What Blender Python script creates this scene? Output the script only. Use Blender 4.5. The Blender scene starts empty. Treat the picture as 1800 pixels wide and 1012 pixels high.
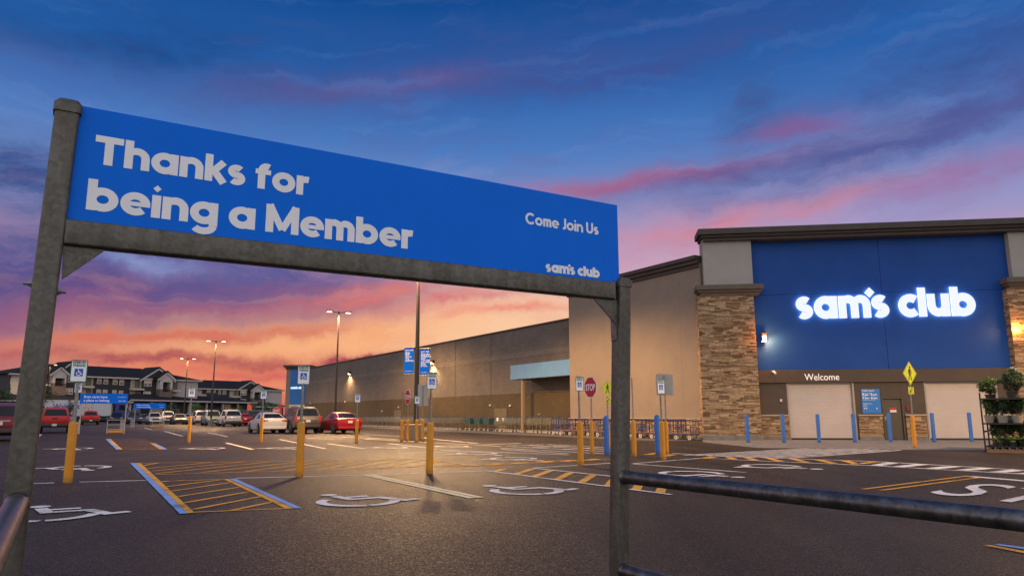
import bpy, bmesh, math, random
from mathutils import Vector, Matrix
random.seed(7)
R_ = math.radians
S = bpy.context.scene
COL = S.collection
UP = Vector((0, 0, 1))

# ------------------------------------------------------------------ camera
F_PX, W_PX, H_PX = 1280.0, 1800.0, 1012.0
EYE = Vector((0, 0, 1.3))
PITCH = math.atan(221.0 / F_PX)
ROLL = -0.003
CAM_ROT = Matrix.Rotation(math.pi / 2 + PITCH, 3, 'X') @ Matrix.Rotation(ROLL, 3, 'Z')
cam_d = bpy.data.cameras.new('camera')
cam = bpy.data.objects.new('camera', cam_d)
COL.objects.link(cam)
cam.location = EYE
cam.rotation_euler = CAM_ROT.to_euler()
cam_d.sensor_width = 36.0
cam_d.lens = 36.0 * F_PX / W_PX
cam_d.clip_start = 0.05
cam_d.clip_end = 5000
S.camera = cam

# survey of the site from the photograph: viewing rays met with real planes
def ray(px, py):
    return (CAM_ROT @ Vector(((px - 900) / F_PX, -(py - 506) / F_PX, -1))).normalized()
def horizon(px):
    a, b = 0.0, 1012.0
    for _ in range(40):
        m_ = (a + b) / 2
        if ray(px, m_).z > 0: a = m_
        else: b = m_
    return a
def at(px, py, z=0.0):
    d = ray(px, py)
    return EYE + d * ((z - EYE.z) / d.z)
def on_plane(px, py, P, n):
    d = ray(px, py)
    return EYE + d * ((P - EYE).dot(n) / d.dot(n))
def gp(px, depth):
    d = ray(px, 727)
    return Vector((d.x / d.y * depth, depth, 0))

class Frame:
    """vertical plane: O on the ground, ex to the right as seen from the front, n out of the front"""
    def __init__(s, O, ex):
        s.O = Vector(O); s.ex = Vector(ex).normalized(); s.ey = UP.copy(); s.n = s.ex.cross(UP).normalized()
    def p(s, a, z, d=0.0):
        return s.O + s.ex * a + UP * z + s.n * d
    def sz(s, px, py, d=0.0):
        q = on_plane(px, py, s.O + s.n * d, s.n) - s.O
        return q.dot(s.ex), q.z
    def off(s, d):
        return Frame(s.O + s.n * d, s.ex)

# ------------------------------------------------------------------ mesh builder
class MB:
    def __init__(s): s.v = []; s.f = []; s.m = []
    def poly(s, pts, m=0):
        i = len(s.v); s.v += [Vector(p) for p in pts]; s.f.append(list(range(i, i + len(pts)))); s.m.append(m)
    def grid(s, rings, m=0, closed=True, caps=True):
        i0 = len(s.v); n = len(rings[0])
        for r in rings: s.v += [Vector(p) for p in r]
        for a in range(len(rings) - 1):
            for b in range(n if closed else n - 1):
                c = (b + 1) % n
                s.f.append([i0 + a * n + b, i0 + a * n + c, i0 + (a + 1) * n + c, i0 + (a + 1) * n + b]); s.m.append(m)
        if caps:
            s.f.append([i0 + b for b in range(n)][::-1]); s.m.append(m)
            s.f.append([i0 + (len(rings) - 1) * n + b for b in range(n)]); s.m.append(m)
    def obox(s, O, a, b, c, m=0):
        O = Vector(O); a = Vector(a); b = Vector(b); c = Vector(c)
        q = [O, O + a, O + a + b, O + b]; t = [x + c for x in q]
        i = len(s.v); s.v += q + t
        for f in ([3, 2, 1, 0], [4, 5, 6, 7], [0, 1, 5, 4], [1, 2, 6, 5], [2, 3, 7, 6], [3, 0, 4, 7]):
            s.f.append([i + k for k in f]); s.m.append(m)
    def box(s, c, sz, m=0, rot=None):
        a, b, d = Vector((sz[0], 0, 0)), Vector((0, sz[1], 0)), Vector((0, 0, sz[2]))
        if rot is not None: a, b, d = rot @ a, rot @ b, rot @ d
        s.obox(Vector(c) - (a + b + d) / 2, a, b, d, m)
    def fbox(s, F, a0, a1, z0, z1, d0, d1, m=0):
        s.obox(F.p(a0, z0, d0), F.ex * (a1 - a0), F.n * (d1 - d0), UP * (z1 - z0), m)
    def tube(s, pts, r, n=10, m=0, caps=True):
        pts = [Vector(p) for p in pts]; rings = []
        rr = r if isinstance(r, (list, tuple)) else [r] * len(pts)
        prev = None
        for i, p in enumerate(pts):
            t = (pts[min(i + 1, len(pts) - 1)] - pts[max(i - 1, 0)]).normalized()
            if prev is None:
                a = t.cross(UP)
                if a.length < .05: a = Vector((1, 0, 0))
                a.normalize()
            else:
                a = (prev - t * prev.dot(t)).normalized()
            prev = a
            b = t.cross(a)
            rings.append([p + (a * math.cos(2 * math.pi * k / n) + b * math.sin(2 * math.pi * k / n)) * rr[i] for k in range(n)])
        s.grid(rings, m, True, caps)
    def lathe(s, prof, c=(0, 0, 0), n=16, m=0, axis=None):
        c = Vector(c); rings = []
        M = Matrix.Identity(3) if axis is None else Vector((0, 0, 1)).rotation_difference(Vector(axis)).to_matrix()
        for r, z in prof:
            rings.append([c + M @ Vector((r * math.cos(2 * math.pi * k / n), r * math.sin(2 * math.pi * k / n), z)) for k in range(n)])
        s.grid(rings, m, True, True)
    def prism(s, poly, O, ex, ey, t, m=0):
        """polygon poly in the plane (ex, ey) from O, thickness t along ex x ey"""
        O = Vector(O); ex = Vector(ex); ey = Vector(ey); n = ex.cross(ey).normalized()
        base = [O + ex * x + ey * y for x, y in poly]; top = [p + n * t for p in base]
        i = len(s.v); k = len(poly); s.v += base + top
        s.f.append([i + j for j in range(k)][::-1]); s.m.append(m)
        s.f.append([i + k + j for j in range(k)]); s.m.append(m)
        for j in range(k):
            l = (j + 1) % k
            s.f.append([i + j, i + l, i + k + l, i + k + j]); s.m.append(m)
    def stroke(s, pts, w, O, ex, ey, t, m=0, closed=False, d0=0.0):
        """a flat ribbon of width w along pts, raised t"""
        P = []
        for a, b in pts:
            v = Vector((a, b))
            if not P or (v - P[-1]).length > 1e-5: P.append(v)
        n = len(P); L = []; Rr = []
        for i in range(n):
            if closed: t0 = P[i] - P[i - 1]; t1 = P[(i + 1) % n] - P[i]
            else:
                t0 = P[i] - P[i - 1] if i else P[1] - P[0]
                t1 = P[i + 1] - P[i] if i < n - 1 else P[n - 1] - P[n - 2]
            t0 = t0.normalized(); t1 = t1.normalized()
            tt = (t0 + t1)
            tt = tt.normalized() if tt.length > 1e-6 else t1
            nn = Vector((-tt.y, tt.x)); c = max(.35, nn.dot(Vector((-t1.y, t1.x))))
            wi = w[min(i, len(w) - 1)] if isinstance(w, list) else w
            L.append(P[i] + nn * (wi / 2 / c)); Rr.append(P[i] - nn * (wi / 2 / c))
        O = Vector(O); ex = Vector(ex); ey = Vector(ey); nz = ex.cross(ey).normalized()
        def q(v, d): return O + ex * v.x + ey * v.y + nz * d
        rings = [[q(Rr[i], d0), q(Rr[i], d0 + t), q(L[i], d0 + t), q(L[i], d0)] for i in range(n)]
        if closed: rings.append(rings[0])
        s.grid(rings, m, True, not closed)
    def text(s, txt, O, ex, ey, size, t=.002, bold=0.0, align='LEFT', sx=1.0, m=0, spacing=1.0, fit=None):
        cu = bpy.data.curves.new('lettering_curve', 'FONT'); cu.body = txt; cu.size = 1.0; cu.offset = bold
        cu.align_x = align; cu.extrude = 0; cu.space_character = spacing; cu.resolution_u = 4
        o = bpy.data.objects.new('lettering_curve', cu); COL.objects.link(o)
        dg = bpy.context.evaluated_depsgraph_get()
        me = bpy.data.meshes.new_from_object(o.evaluated_get(dg))
        O = Vector(O); ex = Vector(ex); ey = Vector(ey); n = ex.cross(ey).normalized()
        if len(me.vertices):
            if fit:
                xs = [v.co.x for v in me.vertices]; sx = fit / (max(xs) - min(xs)) / size
            i = len(s.v)
            for v in me.vertices: s.v.append(O + ex * (v.co.x * size * sx) + ey * (v.co.y * size) + n * t)
            for p in me.polygons: s.f.append([i + k for k in p.vertices]); s.m.append(m)
        bpy.data.objects.remove(o); bpy.data.curves.remove(cu); bpy.data.meshes.remove(me)
    def build(s, name, mats, parent=None, origin=None, smooth=None, bevel=0.0, merge=False):
        me = bpy.data.meshes.new(name)
        if origin is None:
            origin = Vector((0, 0, 0)); p = parent
            while p is not None: origin = origin + p.location; p = p.parent
        origin = Vector(origin)
        me.from_pydata([tuple(v - origin) for v in s.v], [], s.f)
        if not isinstance(mats, (list, tuple)): mats = [mats]
        for x in mats: me.materials.append(x)
        me.polygons.foreach_set('material_index', s.m)
        me.validate()
        bm = bmesh.new(); bm.from_mesh(me)
        if merge: bmesh.ops.remove_doubles(bm, verts=bm.verts, dist=1e-4)
        bmesh.ops.recalc_face_normals(bm, faces=bm.faces)
        bm.to_mesh(me); bm.free()
        if smooth is not None:
            me.polygons.foreach_set('use_smooth', [True] * len(me.polygons))
            me.set_sharp_from_angle(angle=R_(smooth))
        o = bpy.data.objects.new(name, me); COL.objects.link(o)
        if parent is None: o.location = origin
        else: o.parent = parent
        if bevel:
            b = o.modifiers.new('edge', 'BEVEL'); b.width = bevel; b.segments = 2; b.limit_method = 'ANGLE'
        return o

def tag(o, label=None, cat=None, group=None, kind=None):
    if label: o['label'] = label
    if cat: o['category'] = cat
    if group: o['group'] = group
    if kind: o['kind'] = kind
    return o
def empty(name, loc, label=None, cat=None, group=None, kind=None):
    o = bpy.data.objects.new(name, None); COL.objects.link(o); o.location = Vector(loc); o.empty_display_size = .2
    return tag(o, label, cat, group, kind)
def copy_tree(o, parent=None):
    c = o.copy(); COL.objects.link(c); c.parent = parent
    for ch in list(o.children): copy_tree(ch, c)
    return c
def place(o, loc, rz=0.0, label=None, group=None, sc=1.0):
    o.location = Vector(loc); o.rotation_euler = (0, 0, rz); o.scale = (sc, sc, sc)
    if label: o['label'] = label
    if group: o['group'] = group
    return o

# ------------------------------------------------------------------ materials
def srgb(r, g, b):
    f = lambda c: (c / 255 / 12.92) if c <= 10 else ((c / 255 + .055) / 1.055) ** 2.4
    return (f(r), f(g), f(b), 1.0)
def lin(r, g, b): return (r, g, b, 1.0)
class NT:
    def __init__(s, m):
        m.use_nodes = True; s.t = m.node_tree; s.t.nodes.clear()
    def n(s, typ, **kw):
        nd = s.t.nodes.new(typ)
        for k, v in kw.items():
            if k.startswith('_'): nd.inputs[k[1:]].default_value = v
            else: setattr(nd, k, v)
        return nd
    def l(s, a, b): s.t.links.new(a, b)
    def math(s, op, a, b=None, c=None, clamp=False):
        nd = s.t.nodes.new('ShaderNodeMath'); nd.operation = op; nd.use_clamp = clamp
        for i, x in enumerate((a, b, c)):
            if x is None: continue
            if isinstance(x, (int, float)): nd.inputs[i].default_value = x
            else: s.l(x, nd.inputs[i])
        return nd.outputs[0]
    def mix(s, fac, a, b, blend='MIX'):
        nd = s.t.nodes.new('ShaderNodeMix'); nd.data_type = 'RGBA'; nd.blend_type = blend
        for i, x in ((0, fac), (6, a), (7, b)):
            if isinstance(x, (int, float)): nd.inputs[i].default_value = x
            elif isinstance(x, (tuple, list)): nd.inputs[i].default_value = x
            else: s.l(x, nd.inputs[i])
        return nd.outputs[2]
    def ramp(s, fac, stops, interp='LINEAR'):
        nd = s.t.nodes.new('ShaderNodeValToRGB'); cr = nd.color_ramp; cr.interpolation = interp
        while len(cr.elements) < len(stops): cr.elements.new(.5)
        for e, (p, c) in zip(cr.elements, stops): e.position = p; e.color = c
        s.l(fac, nd.inputs[0]); return nd.outputs[0]
    def noise(s, vec, scale, detail=4, rough=.55, dist=0.0):
        nd = s.n('ShaderNodeTexNoise', _Scale=scale, _Detail=detail, _Roughness=rough, _Distortion=dist)
        s.l(vec, nd.inputs['Vector']); return nd.outputs['Fac']
MATS = {}
def mat(name, c1, c2=None, scale=6.0, rough=.6, metal=0.0, bump=0.0, bscale=60.0, coat=0.0, spec=.5, stretch=None, rvar=.12, emit=None, estr=0.0):
    if name in MATS: return MATS[name]
    m = bpy.data.materials.new(name); t = NT(m)
    out = t.n('ShaderNodeOutputMaterial'); b = t.n('ShaderNodeBsdfPrincipled', _Metallic=metal)
    b.inputs['Specular IOR Level'].default_value = spec
    if coat: b.inputs['Coat Weight'].default_value = coat; b.inputs['Coat Roughness'].default_value = .06
    tc = t.n('ShaderNodeTexCoord'); vec = tc.outputs['Object']
    if stretch:
        mp = t.n('ShaderNodeMapping'); mp.inputs['Scale'].default_value = stretch; t.l(vec, mp.inputs[0]); vec = mp.outputs[0]
    if c2 is None: c2 = tuple(x * .82 for x in c1[:3]) + (1,)
    nz = t.noise(vec, scale, 5, .6)
    col = t.ramp(nz, [(.32, c2), (.68, c1)])
    t.l(col, b.inputs['Base Color'])
    rr = t.math('MULTIPLY_ADD', t.noise(vec, scale * 2.3, 3), rvar * 2, rough - rvar)
    t.l(rr, b.inputs['Roughness'])
    if bump:
        bn = t.n('ShaderNodeBump', _Strength=bump, _Distance=.01); t.l(t.noise(vec, bscale, 3), bn.inputs['Height']); t.l(bn.outputs[0], b.inputs['Normal'])
    if emit:
        b.inputs['Emission Color'].default_value = emit; b.inputs['Emission Strength'].default_value = estr
    t.l(b.outputs[0], out.inputs[0]); MATS[name] = m
    return m
def mat_island(name, stops, rough=.85, bump=.4, bscale=40, nscale=8, spec=.4):
    m = bpy.data.materials.new(name); t = NT(m)
    out = t.n('ShaderNodeOutputMaterial'); b = t.n('ShaderNodeBsdfPrincipled', _Roughness=rough); b.inputs['Specular IOR Level'].default_value = spec
    g = t.n('ShaderNodeNewGeometry'); tc = t.n('ShaderNodeTexCoord')
    c = t.ramp(g.outputs['Random Per Island'], stops)
    nz = t.noise(tc.outputs['Object'], nscale, 4, .6)
    c = t.mix(1.0, c, t.ramp(nz, [(.3, lin(.7, .68, .66)), (.7, lin(1.15, 1.12, 1.1))]), 'MULTIPLY')
    t.l(c, b.inputs['Base Color'])
    if bump:
        bn = t.n('ShaderNodeBump', _Strength=bump, _Distance=.02); t.l(t.noise(tc.outputs['Object'], bscale, 4), bn.inputs['Height']); t.l(bn.outputs[0], b.inputs['Normal'])
    t.l(b.outputs[0], out.inputs[0]); return m
def mat_leaf(name, a, b_, c_):
    m = bpy.data.materials.new(name); t = NT(m)
    out = t.n('ShaderNodeOutputMaterial'); b = t.n('ShaderNodeBsdfPrincipled', _Roughness=.55); b.inputs['Specular IOR Level'].default_value = .35
    g = t.n('ShaderNodeNewGeometry')
    t.l(t.ramp(g.outputs['Random Per Island'], [(0, a), (.5, b_), (1, c_)]), b.inputs['Base Color'])
    b.inputs['Transmission Weight'].default_value = 0
    t.l(b.outputs[0], out.inputs[0]); return m
def mat_emit(name, col, strength, base=(.8, .8, .8, 1)):
    m = bpy.data.materials.new(name); t = NT(m)
    out = t.n('ShaderNodeOutputMaterial'); b = t.n('ShaderNodeBsdfPrincipled', _Roughness=.3)
    b.inputs['Base Color'].default_value = base
    b.inputs['Emission Color'].default_value = col; b.inputs['Emission Strength'].default_value = strength
    t.l(b.outputs[0], out.inputs[0]); return m
def mat_paint(name, c, wear=.5):
    """worn road paint: chips and thin places let the asphalt through"""
    m = bpy.data.materials.new(name); t = NT(m)
    out = t.n('ShaderNodeOutputMaterial'); b = t.n('ShaderNodeBsdfPrincipled'); b.inputs['Specular IOR Level'].default_value = .1
    tc = t.n('ShaderNodeTexCoord'); v = tc.outputs['Object']
    n1 = t.noise(v, 55, 4, .7); n2 = t.noise(v, 1.6, 4, .6)
    k = t.math('ADD', t.math('MULTIPLY', n1, .6), t.math('MULTIPLY', n2, .5))
    f = t.ramp(k, [(wear, lin(1, 1, 1)), (wear + .12, lin(0, 0, 0))])
    col = t.mix(f, c, lin(.055, .05, .047))
    col = t.mix(t.math('MULTIPLY', t.noise(v, 4, 3), .45), col, tuple(x * .6 for x in c[:3]) + (1,))
    t.l(col, b.inputs['Base Color'])
    t.l(t.math('MULTIPLY_ADD', n2, .3, .6), b.inputs['Roughness'])
    bn = t.n('ShaderNodeBump', _Strength=.35, _Distance=.006); t.l(n1, bn.inputs['Height']); t.l(bn.outputs[0], b.inputs['Normal'])
    t.l(b.outputs[0], out.inputs[0]); return m

def mat_asphalt():
    m = bpy.data.materials.new('asphalt'); t = NT(m)
    out = t.n('ShaderNodeOutputMaterial'); b = t.n('ShaderNodeBsdfPrincipled'); b.inputs['Specular IOR Level'].default_value = .2
    tc = t.n('ShaderNodeTexCoord'); v = tc.outputs['Object']
    big = t.noise(v, .12, 5, .6); mid = t.noise(v, .9, 5, .62)
    vo = t.n('ShaderNodeTexVoronoi', _Scale=85.0); t.l(v, vo.inputs['Vector'])
    fine = vo.outputs['Distance']
    stone = t.n('ShaderNodeTexVoronoi', _Scale=85.0); t.l(v, stone.inputs['Vector'])
    sep = t.n('ShaderNodeSeparateColor'); t.l(stone.outputs['Color'], sep.inputs[0])
    c = t.ramp(sep.outputs[0], [(0, lin(.016, .0122, .009)), (.7, lin(.035, .026, .019)), (1, lin(.10, .074, .053))])
    c = t.mix(1.0, c, t.ramp(big, [(.3, lin(.68, .66, .66)), (.7, lin(1.3, 1.26, 1.2))]), 'MULTIPLY')
    c = t.mix(1.0, c, t.ramp(mid, [(.3, lin(.75, .75, .75)), (.65, lin(1.15, 1.15, 1.15))]), 'MULTIPLY')
    # long faint tyre tracks / laying seams along the lanes
    mp = t.n('ShaderNodeMapping'); mp.inputs['Rotation'].default_value = (0, 0, R_(-33)); mp.inputs['Scale'].default_value = (.9, .05, 1)
    t.l(v, mp.inputs[0]); seam = t.noise(mp.outputs[0], 1.0, 5, .6)
    c = t.mix(1.0, c, t.ramp(seam, [(.33, lin(.66, .66, .66)), (.6, lin(1.12, 1.12, 1.12))]), 'MULTIPLY')
    # oil stains and hairline cracks
    st = t.noise(v, .35, 3, .5, .6)
    c = t.mix(t.ramp(st, [(.64, lin(0, 0, 0)), (.74, lin(.65, .65, .65))]), c, lin(.022, .02, .02))
    cr = t.n('ShaderNodeTexVoronoi', feature='DISTANCE_TO_EDGE', _Scale=.16)
    wv = t.n('ShaderNodeVectorMath', operation='MULTIPLY_ADD'); nn = t.n('ShaderNodeTexNoise', _Scale=1.1, _Detail=5.0); t.l(v, nn.inputs['Vector'])
    t.l(nn.outputs['Color'], wv.inputs[0]); wv.inputs[1].default_value = (1.6, 1.6, 0); t.l(v, wv.inputs[2]); t.l(wv.outputs[0], cr.inputs['Vector'])
    c = t.mix(t.ramp(cr.outputs['Distance'], [(.0, lin(.8, .8, .8)), (.0035, lin(0, 0, 0))]), c, lin(.02, .018, .018))
    t.l(c, b.inputs['Base Color'])
    r = t.math('ADD', t.math('MULTIPLY_ADD', mid, .15, .58), t.math('MULTIPLY', t.math('GREATER_THAN', sep.outputs[1], .82), -.34))
    t.l(r, b.inputs['Roughness'])
    bn = t.n('ShaderNodeBump', _Strength=.8, _Distance=.007); t.l(fine, bn.inputs['Height'])
    bn2 = t.n('ShaderNodeBump', _Strength=.25, _Distance=.05); t.l(mid, bn2.inputs['Height']); t.l(bn2.outputs[0], bn.inputs['Normal'])
    t.l(bn.outputs[0], b.inputs['Normal'])
    t.l(b.outputs[0], out.inputs[0]); return m

def mat_block(name, yaw, c1, c2, mortar, bw=.40, bh=.20, rough=.85, bump=.5, ms=.006):
    """split face block laid in courses along a wall whose direction makes angle yaw with +X"""
    m = bpy.data.materials.new(name); t = NT(m)
    out = t.n('ShaderNodeOutputMaterial'); b = t.n('ShaderNodeBsdfPrincipled', _Roughness=rough); b.inputs['Specular IOR Level'].default_value = .35
    tc = t.n('ShaderNodeTexCoord'); mp = t.n('ShaderNodeMapping'); mp.inputs['Rotation'].default_value = (0, 0, -yaw); t.l(tc.outputs['Object'], mp.inputs[0])
    sx = t.n('ShaderNodeSeparateXYZ'); t.l(mp.outputs[0], sx.inputs[0]); cx = t.n('ShaderNodeCombineXYZ'); t.l(sx.outputs[0], cx.inputs[0]); t.l(sx.outputs[2], cx.inputs[1])
    br = t.n('ShaderNodeTexBrick', _Scale=1.0); br.inputs['Brick Width'].default_value = bw; br.inputs['Row Height'].default_value = bh
    br.inputs['Mortar Size'].default_value = ms; br.inputs['Color1'].default_value = c1; br.inputs['Color2'].default_value = c2; br.inputs['Mortar'].default_value = mortar
    t.l(cx.outputs[0], br.inputs['Vector'])
    nz = t.noise(tc.outputs['Object'], .5, 5, .6)
    c = t.mix(1.0, br.outputs['Color'], t.ramp(nz, [(.3, lin(.85, .84, .83)), (.7, lin(1.1, 1.1, 1.1))]), 'MULTIPLY')
    t.l(c, b.inputs['Base Color'])
    h = t.math('ADD', t.math('MULTIPLY', br.outputs['Fac'], -.6), t.noise(tc.outputs['Object'], 14, 4, .7))
    bn = t.n('ShaderNodeBump', _Strength=bump, _Distance=.03); t.l(h, bn.inputs['Height']); t.l(bn.outputs[0], b.inputs['Normal'])
    t.l(b.outputs[0], out.inputs[0]); return m

def mat_galv(name, c1, c2, metal=.55, rough=.38):
    m = bpy.data.materials.new(name); t = NT(m)
    out = t.n('ShaderNodeOutputMaterial'); b = t.n('ShaderNodeBsdfPrincipled', _Metallic=metal); b.inputs['Specular IOR Level'].default_value = .5
    tc = t.n('ShaderNodeTexCoord'); v = tc.outputs['Object']
    wv = t.n('ShaderNodeVectorMath', operation='MULTIPLY_ADD'); nn = t.n('ShaderNodeTexNoise', _Scale=30.0, _Detail=3.0); t.l(v, nn.inputs['Vector'])
    t.l(nn.outputs['Color'], wv.inputs[0]); wv.inputs[1].default_value = (.03, .03, .03); t.l(v, wv.inputs[2])
    vo = t.n('ShaderNodeTexVoronoi', _Scale=55.0); t.l(wv.outputs[0], vo.inputs['Vector'])
    sp = t.n('ShaderNodeSeparateColor'); t.l(vo.outputs['Color'], sp.inputs[0])
    c = t.mix(sp.outputs[0], c1, c2)
    mp = t.n('ShaderNodeMapping'); mp.inputs['Scale'].default_value = (7, 7, 1.5); t.l(v, mp.inputs[0])
    k = t.noise(mp.outputs[0], 2.0, 6, .65)
    c = t.mix(1.0, c, t.ramp(k, [(.3, lin(.6, .58, .54)), (.7, lin(1.2, 1.2, 1.2))]), 'MULTIPLY')
    # scuffs
    sc = t.noise(v, 26, 6, .75, 1.5)
    c = t.mix(t.ramp(sc, [(.66, lin(0, 0, 0)), (.72, lin(.6, .6, .6))]), c, lin(.36, .34, .31))
    t.l(c, b.inputs['Base Color'])
    t.l(t.math('MULTIPLY_ADD', k, .25, rough), b.inputs['Roughness'])
    bn = t.n('ShaderNodeBump', _Strength=.2, _Distance=.004); t.l(sc, bn.inputs['Height']); t.l(bn.outputs[0], b.inputs['Normal'])
    t.l(b.outputs[0], out.inputs[0]); return m

def mat_bollard(name, c, dirt):
    """sun-faded plastic sleeve, scuffed, with splash dirt round the foot"""
    m = bpy.data.materials.new(name); t = NT(m)
    out = t.n('ShaderNodeOutputMaterial'); b = t.n('ShaderNodeBsdfPrincipled'); b.inputs['Specular IOR Level'].default_value = .35
    tc = t.n('ShaderNodeTexCoord'); v = tc.outputs['Object']; sz = t.n('ShaderNodeSeparateXYZ'); t.l(v, sz.inputs[0])
    n1 = t.noise(v, 5, 5, .65); n2 = t.noise(v, 38, 5, .7, 1.0)
    col = t.mix(t.ramp(n1, [(.35, lin(0, 0, 0)), (.7, lin(.5, .5, .5))]), c, tuple(x * .62 for x in c[:3]) + (1,))
    col = t.mix(t.ramp(n2, [(.62, lin(0, 0, 0)), (.70, lin(.55, .55, .55))]), col, dirt)
    foot = t.math('ADD', t.math('MULTIPLY', sz.outputs[2], 3.2), t.math('MULTIPLY', n1, .9))
    col = t.mix(t.ramp(foot, [(.42, lin(.75, .75, .75)), (.85, lin(0, 0, 0))]), col, dirt)
    t.l(col, b.inputs['Base Color']); t.l(t.math('MULTIPLY_ADD', n2, .3, .35), b.inputs['Roughness'])
    bn = t.n('ShaderNodeBump', _Strength=.15, _Distance=.006); t.l(n2, bn.inputs['Height']); t.l(bn.outputs[0], b.inputs['Normal'])
    t.l(b.outputs[0], out.inputs[0]); return m

# ------------------------------------------------------------------ stroke lettering (heavy rounded grotesque)
def arc(cx, cy, rx, ry, a0, a1, n=18):
    return [(cx + rx * math.cos(R_(a0 + (a1 - a0) * i / n)), cy + ry * math.sin(R_(a0 + (a1 - a0) * i / n))) for i in range(n + 1)]
def glyph(ch, w, X):
    """strokes (points, width, closed) and advance; cap height 1, x-height X, stem w"""
    h = w / 2; Ro = X / 2; rx = Ro * 1.09 - h; ry = Ro + .012 - h; D = 2 * (rx + h); cx = rx + h
    circ = (arc(cx, Ro, rx, ry, 0, 360, 32)[:-1], w, True)
    Wn = X * .99; ra = (Wn - w) / 2
    arch = lambda x0, wn: (lambda r: (arc(x0 + h + r, X - h * .85 - r, r, r, 180, 0, 14) + [(x0 + wn - h, 0)], [w * min(1.0, .55 + .075 * i) for i in range(20)], False))((wn - w) / 2)
    if ch == ' ': return [], .24
    if ch == 'a': return [circ, ([(D - h, 0), (D - h, X)], w, False)], D
    if ch == 'b': return [circ, ([(h, 0), (h, 1)], w, False)], D
    if ch == 'c': return [(arc(cx, Ro, rx, ry, 50, 310, 26), w, False)], D * .78
    if ch == 'e': return [(arc(cx, Ro, rx, ry, -4, 316, 28), w * .95, False), ([(h * .8, Ro - w * .02), (D - h * .06, Ro - w * .02)], w * .56, False)], D * .98
    if ch == 'f':
        r = max(.17, h * 1.15); o = .09
        return [([(o + h, 0), (o + h, 1 - h - r)] + arc(o + h + r, 1 - h - r, r, r, 180, 62, 12), w, False), ([(0, X - w * .38), (o + w + .19, X - w * .38)], w * .74, False)], o + w + .20
    if ch == 'g': return [circ, ([(D - h, X), (D - h, -.05)], w, False), (arc(cx, -.05, rx, .19, 0, -150, 16), w * .92, False)], D
    if ch == 'h': return [([(h, 0), (h, 1)], w, False), arch(0, Wn)], Wn
    if ch == 'n': return [([(h, 0), (h, X)], w, False), arch(0, Wn)], Wn
    if ch == 'm':
        wm = X * (.93 + (w - .275) * 2.5)
        return [([(h, 0), (h, X)], w, False), arch(0, wm), arch(wm - w, wm)], 2 * wm - w
    if ch == 'r': return [([(h, 0), (h, X)], w, False), (arc(h + ra, X - h - ra * .8, ra, ra * .8, 180, 74, 10), [w * min(1.0, .6 + .07 * i) for i in range(11)], False)], h + ra + .14
    if ch == 'u': return [([(h, X), (h, h + ra)] + arc(h + ra, h + ra, ra, ra, 180, 360, 14), w, False), ([(Wn - h, 0), (Wn - h, X)], w, False)], Wn
    if ch == 'i': return [([(h, 0), (h, X)], w, False), ([(h - .115, X + .22), (h + .115, X + .22)], 'dia', False)], w
    if ch == "'": return [([(-.175 - .05, X + .10), (.175 - .05, X + .10)], 'dia', False)], .0
    if ch == 'k': return [([(h, 0), (h, 1)], w, False), ([(w * .8, X * .40), (.60, X + .02)], w * .95, False), ([(w * 1.15, X * .56), (.62, -.02)], w * 1.02, False)], .70
    if ch == 'l': return [([(h, 0), (h, 1)], w, False)], w
    if ch == 'o': return [circ], D
    if ch == 's':
        ws = min(w, X * .315); hs = ws / 2; r = (X + .03 - ws) / 4; sx = X * .385 - hs
        return [(arc(sx + hs, X + .01 - hs - r, sx, r, 40, 238, 16) + arc(sx + hs, hs - .01 + r, sx * 1.04, r, 58, -140, 16), ws, False)], 2 * (sx + hs) + .01
    if ch == 'T': return [([(0, 1 - h * .92), (.80, 1 - h * .92)], w * .92, False), ([(.40, 0), (.40, 1 - w * .9)], w, False)], .80
    if ch == 'M':
        return [([(h, 0), (h, 1)], w, False), ([(1.08 - h, 0), (1.08 - h, 1)], w, False), ([(h * .9, .99), (.54, .12)], w * .9, False), ([(1.08 - h * .9, .99), (.54, .12)], w * .9, False)], 1.08
    if ch == 'C': return [(arc(.52, .5, .52 - h, .51 - h, 45, 315, 26), w, False)], .92
    if ch == 'J': return [([(.40 - h, 1), (.40 - h, .22)] + arc(.40 - h - .16, .22, .16, .22 - h, 0, -120, 12), w, False)], .40
    if ch == 'U': return [([(h, 1), (h, .36)] + arc(.38, .36, .38 - h, .36 - h, 180, 360, 16) + [(.76 - h, 1)], w, False)], .76
    return [], .3
def letters(mb, txt, O, ex, ey, cap, w, X, t, width=None, gap=.05, m=0, align='L'):
    seq = []; x = 0
    for ch in txt:
        g, adv = glyph(ch, w, X); seq.append((g, x)); x += adv + (gap if adv else -gap * .0)
    tot = x - gap; sx = (width / (tot * cap)) if width else 1.0
    O = Vector(O); e1 = Vector(ex) * cap * sx; e2 = Vector(ey) * cap; k = 0; n = Vector(ex).cross(Vector(ey)).normalized()
    def emit(pts, wd, closed, x0):
        nonlocal k
        tt = t + (k % 5) * .00012 * max(1, cap * 2); k += 1
        if wd == 'dia':
            (xa, y), (xb, _) = pts; c = ((xa + xb) / 2 + x0, y); q = (xb - xa) / 2
            mb.prism([(c[0] - q, y), (c[0], y - q), (c[0] + q, y), (c[0], y + q)], O, e1, e2, tt, m)
            return
        mb.stroke([(a + x0, b) for a, b in pts], wd, O, e1, e2, tt, m, closed)
    for g, x0 in seq:
        for pts, wd, closed in g: emit(pts, wd, closed, x0)

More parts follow.
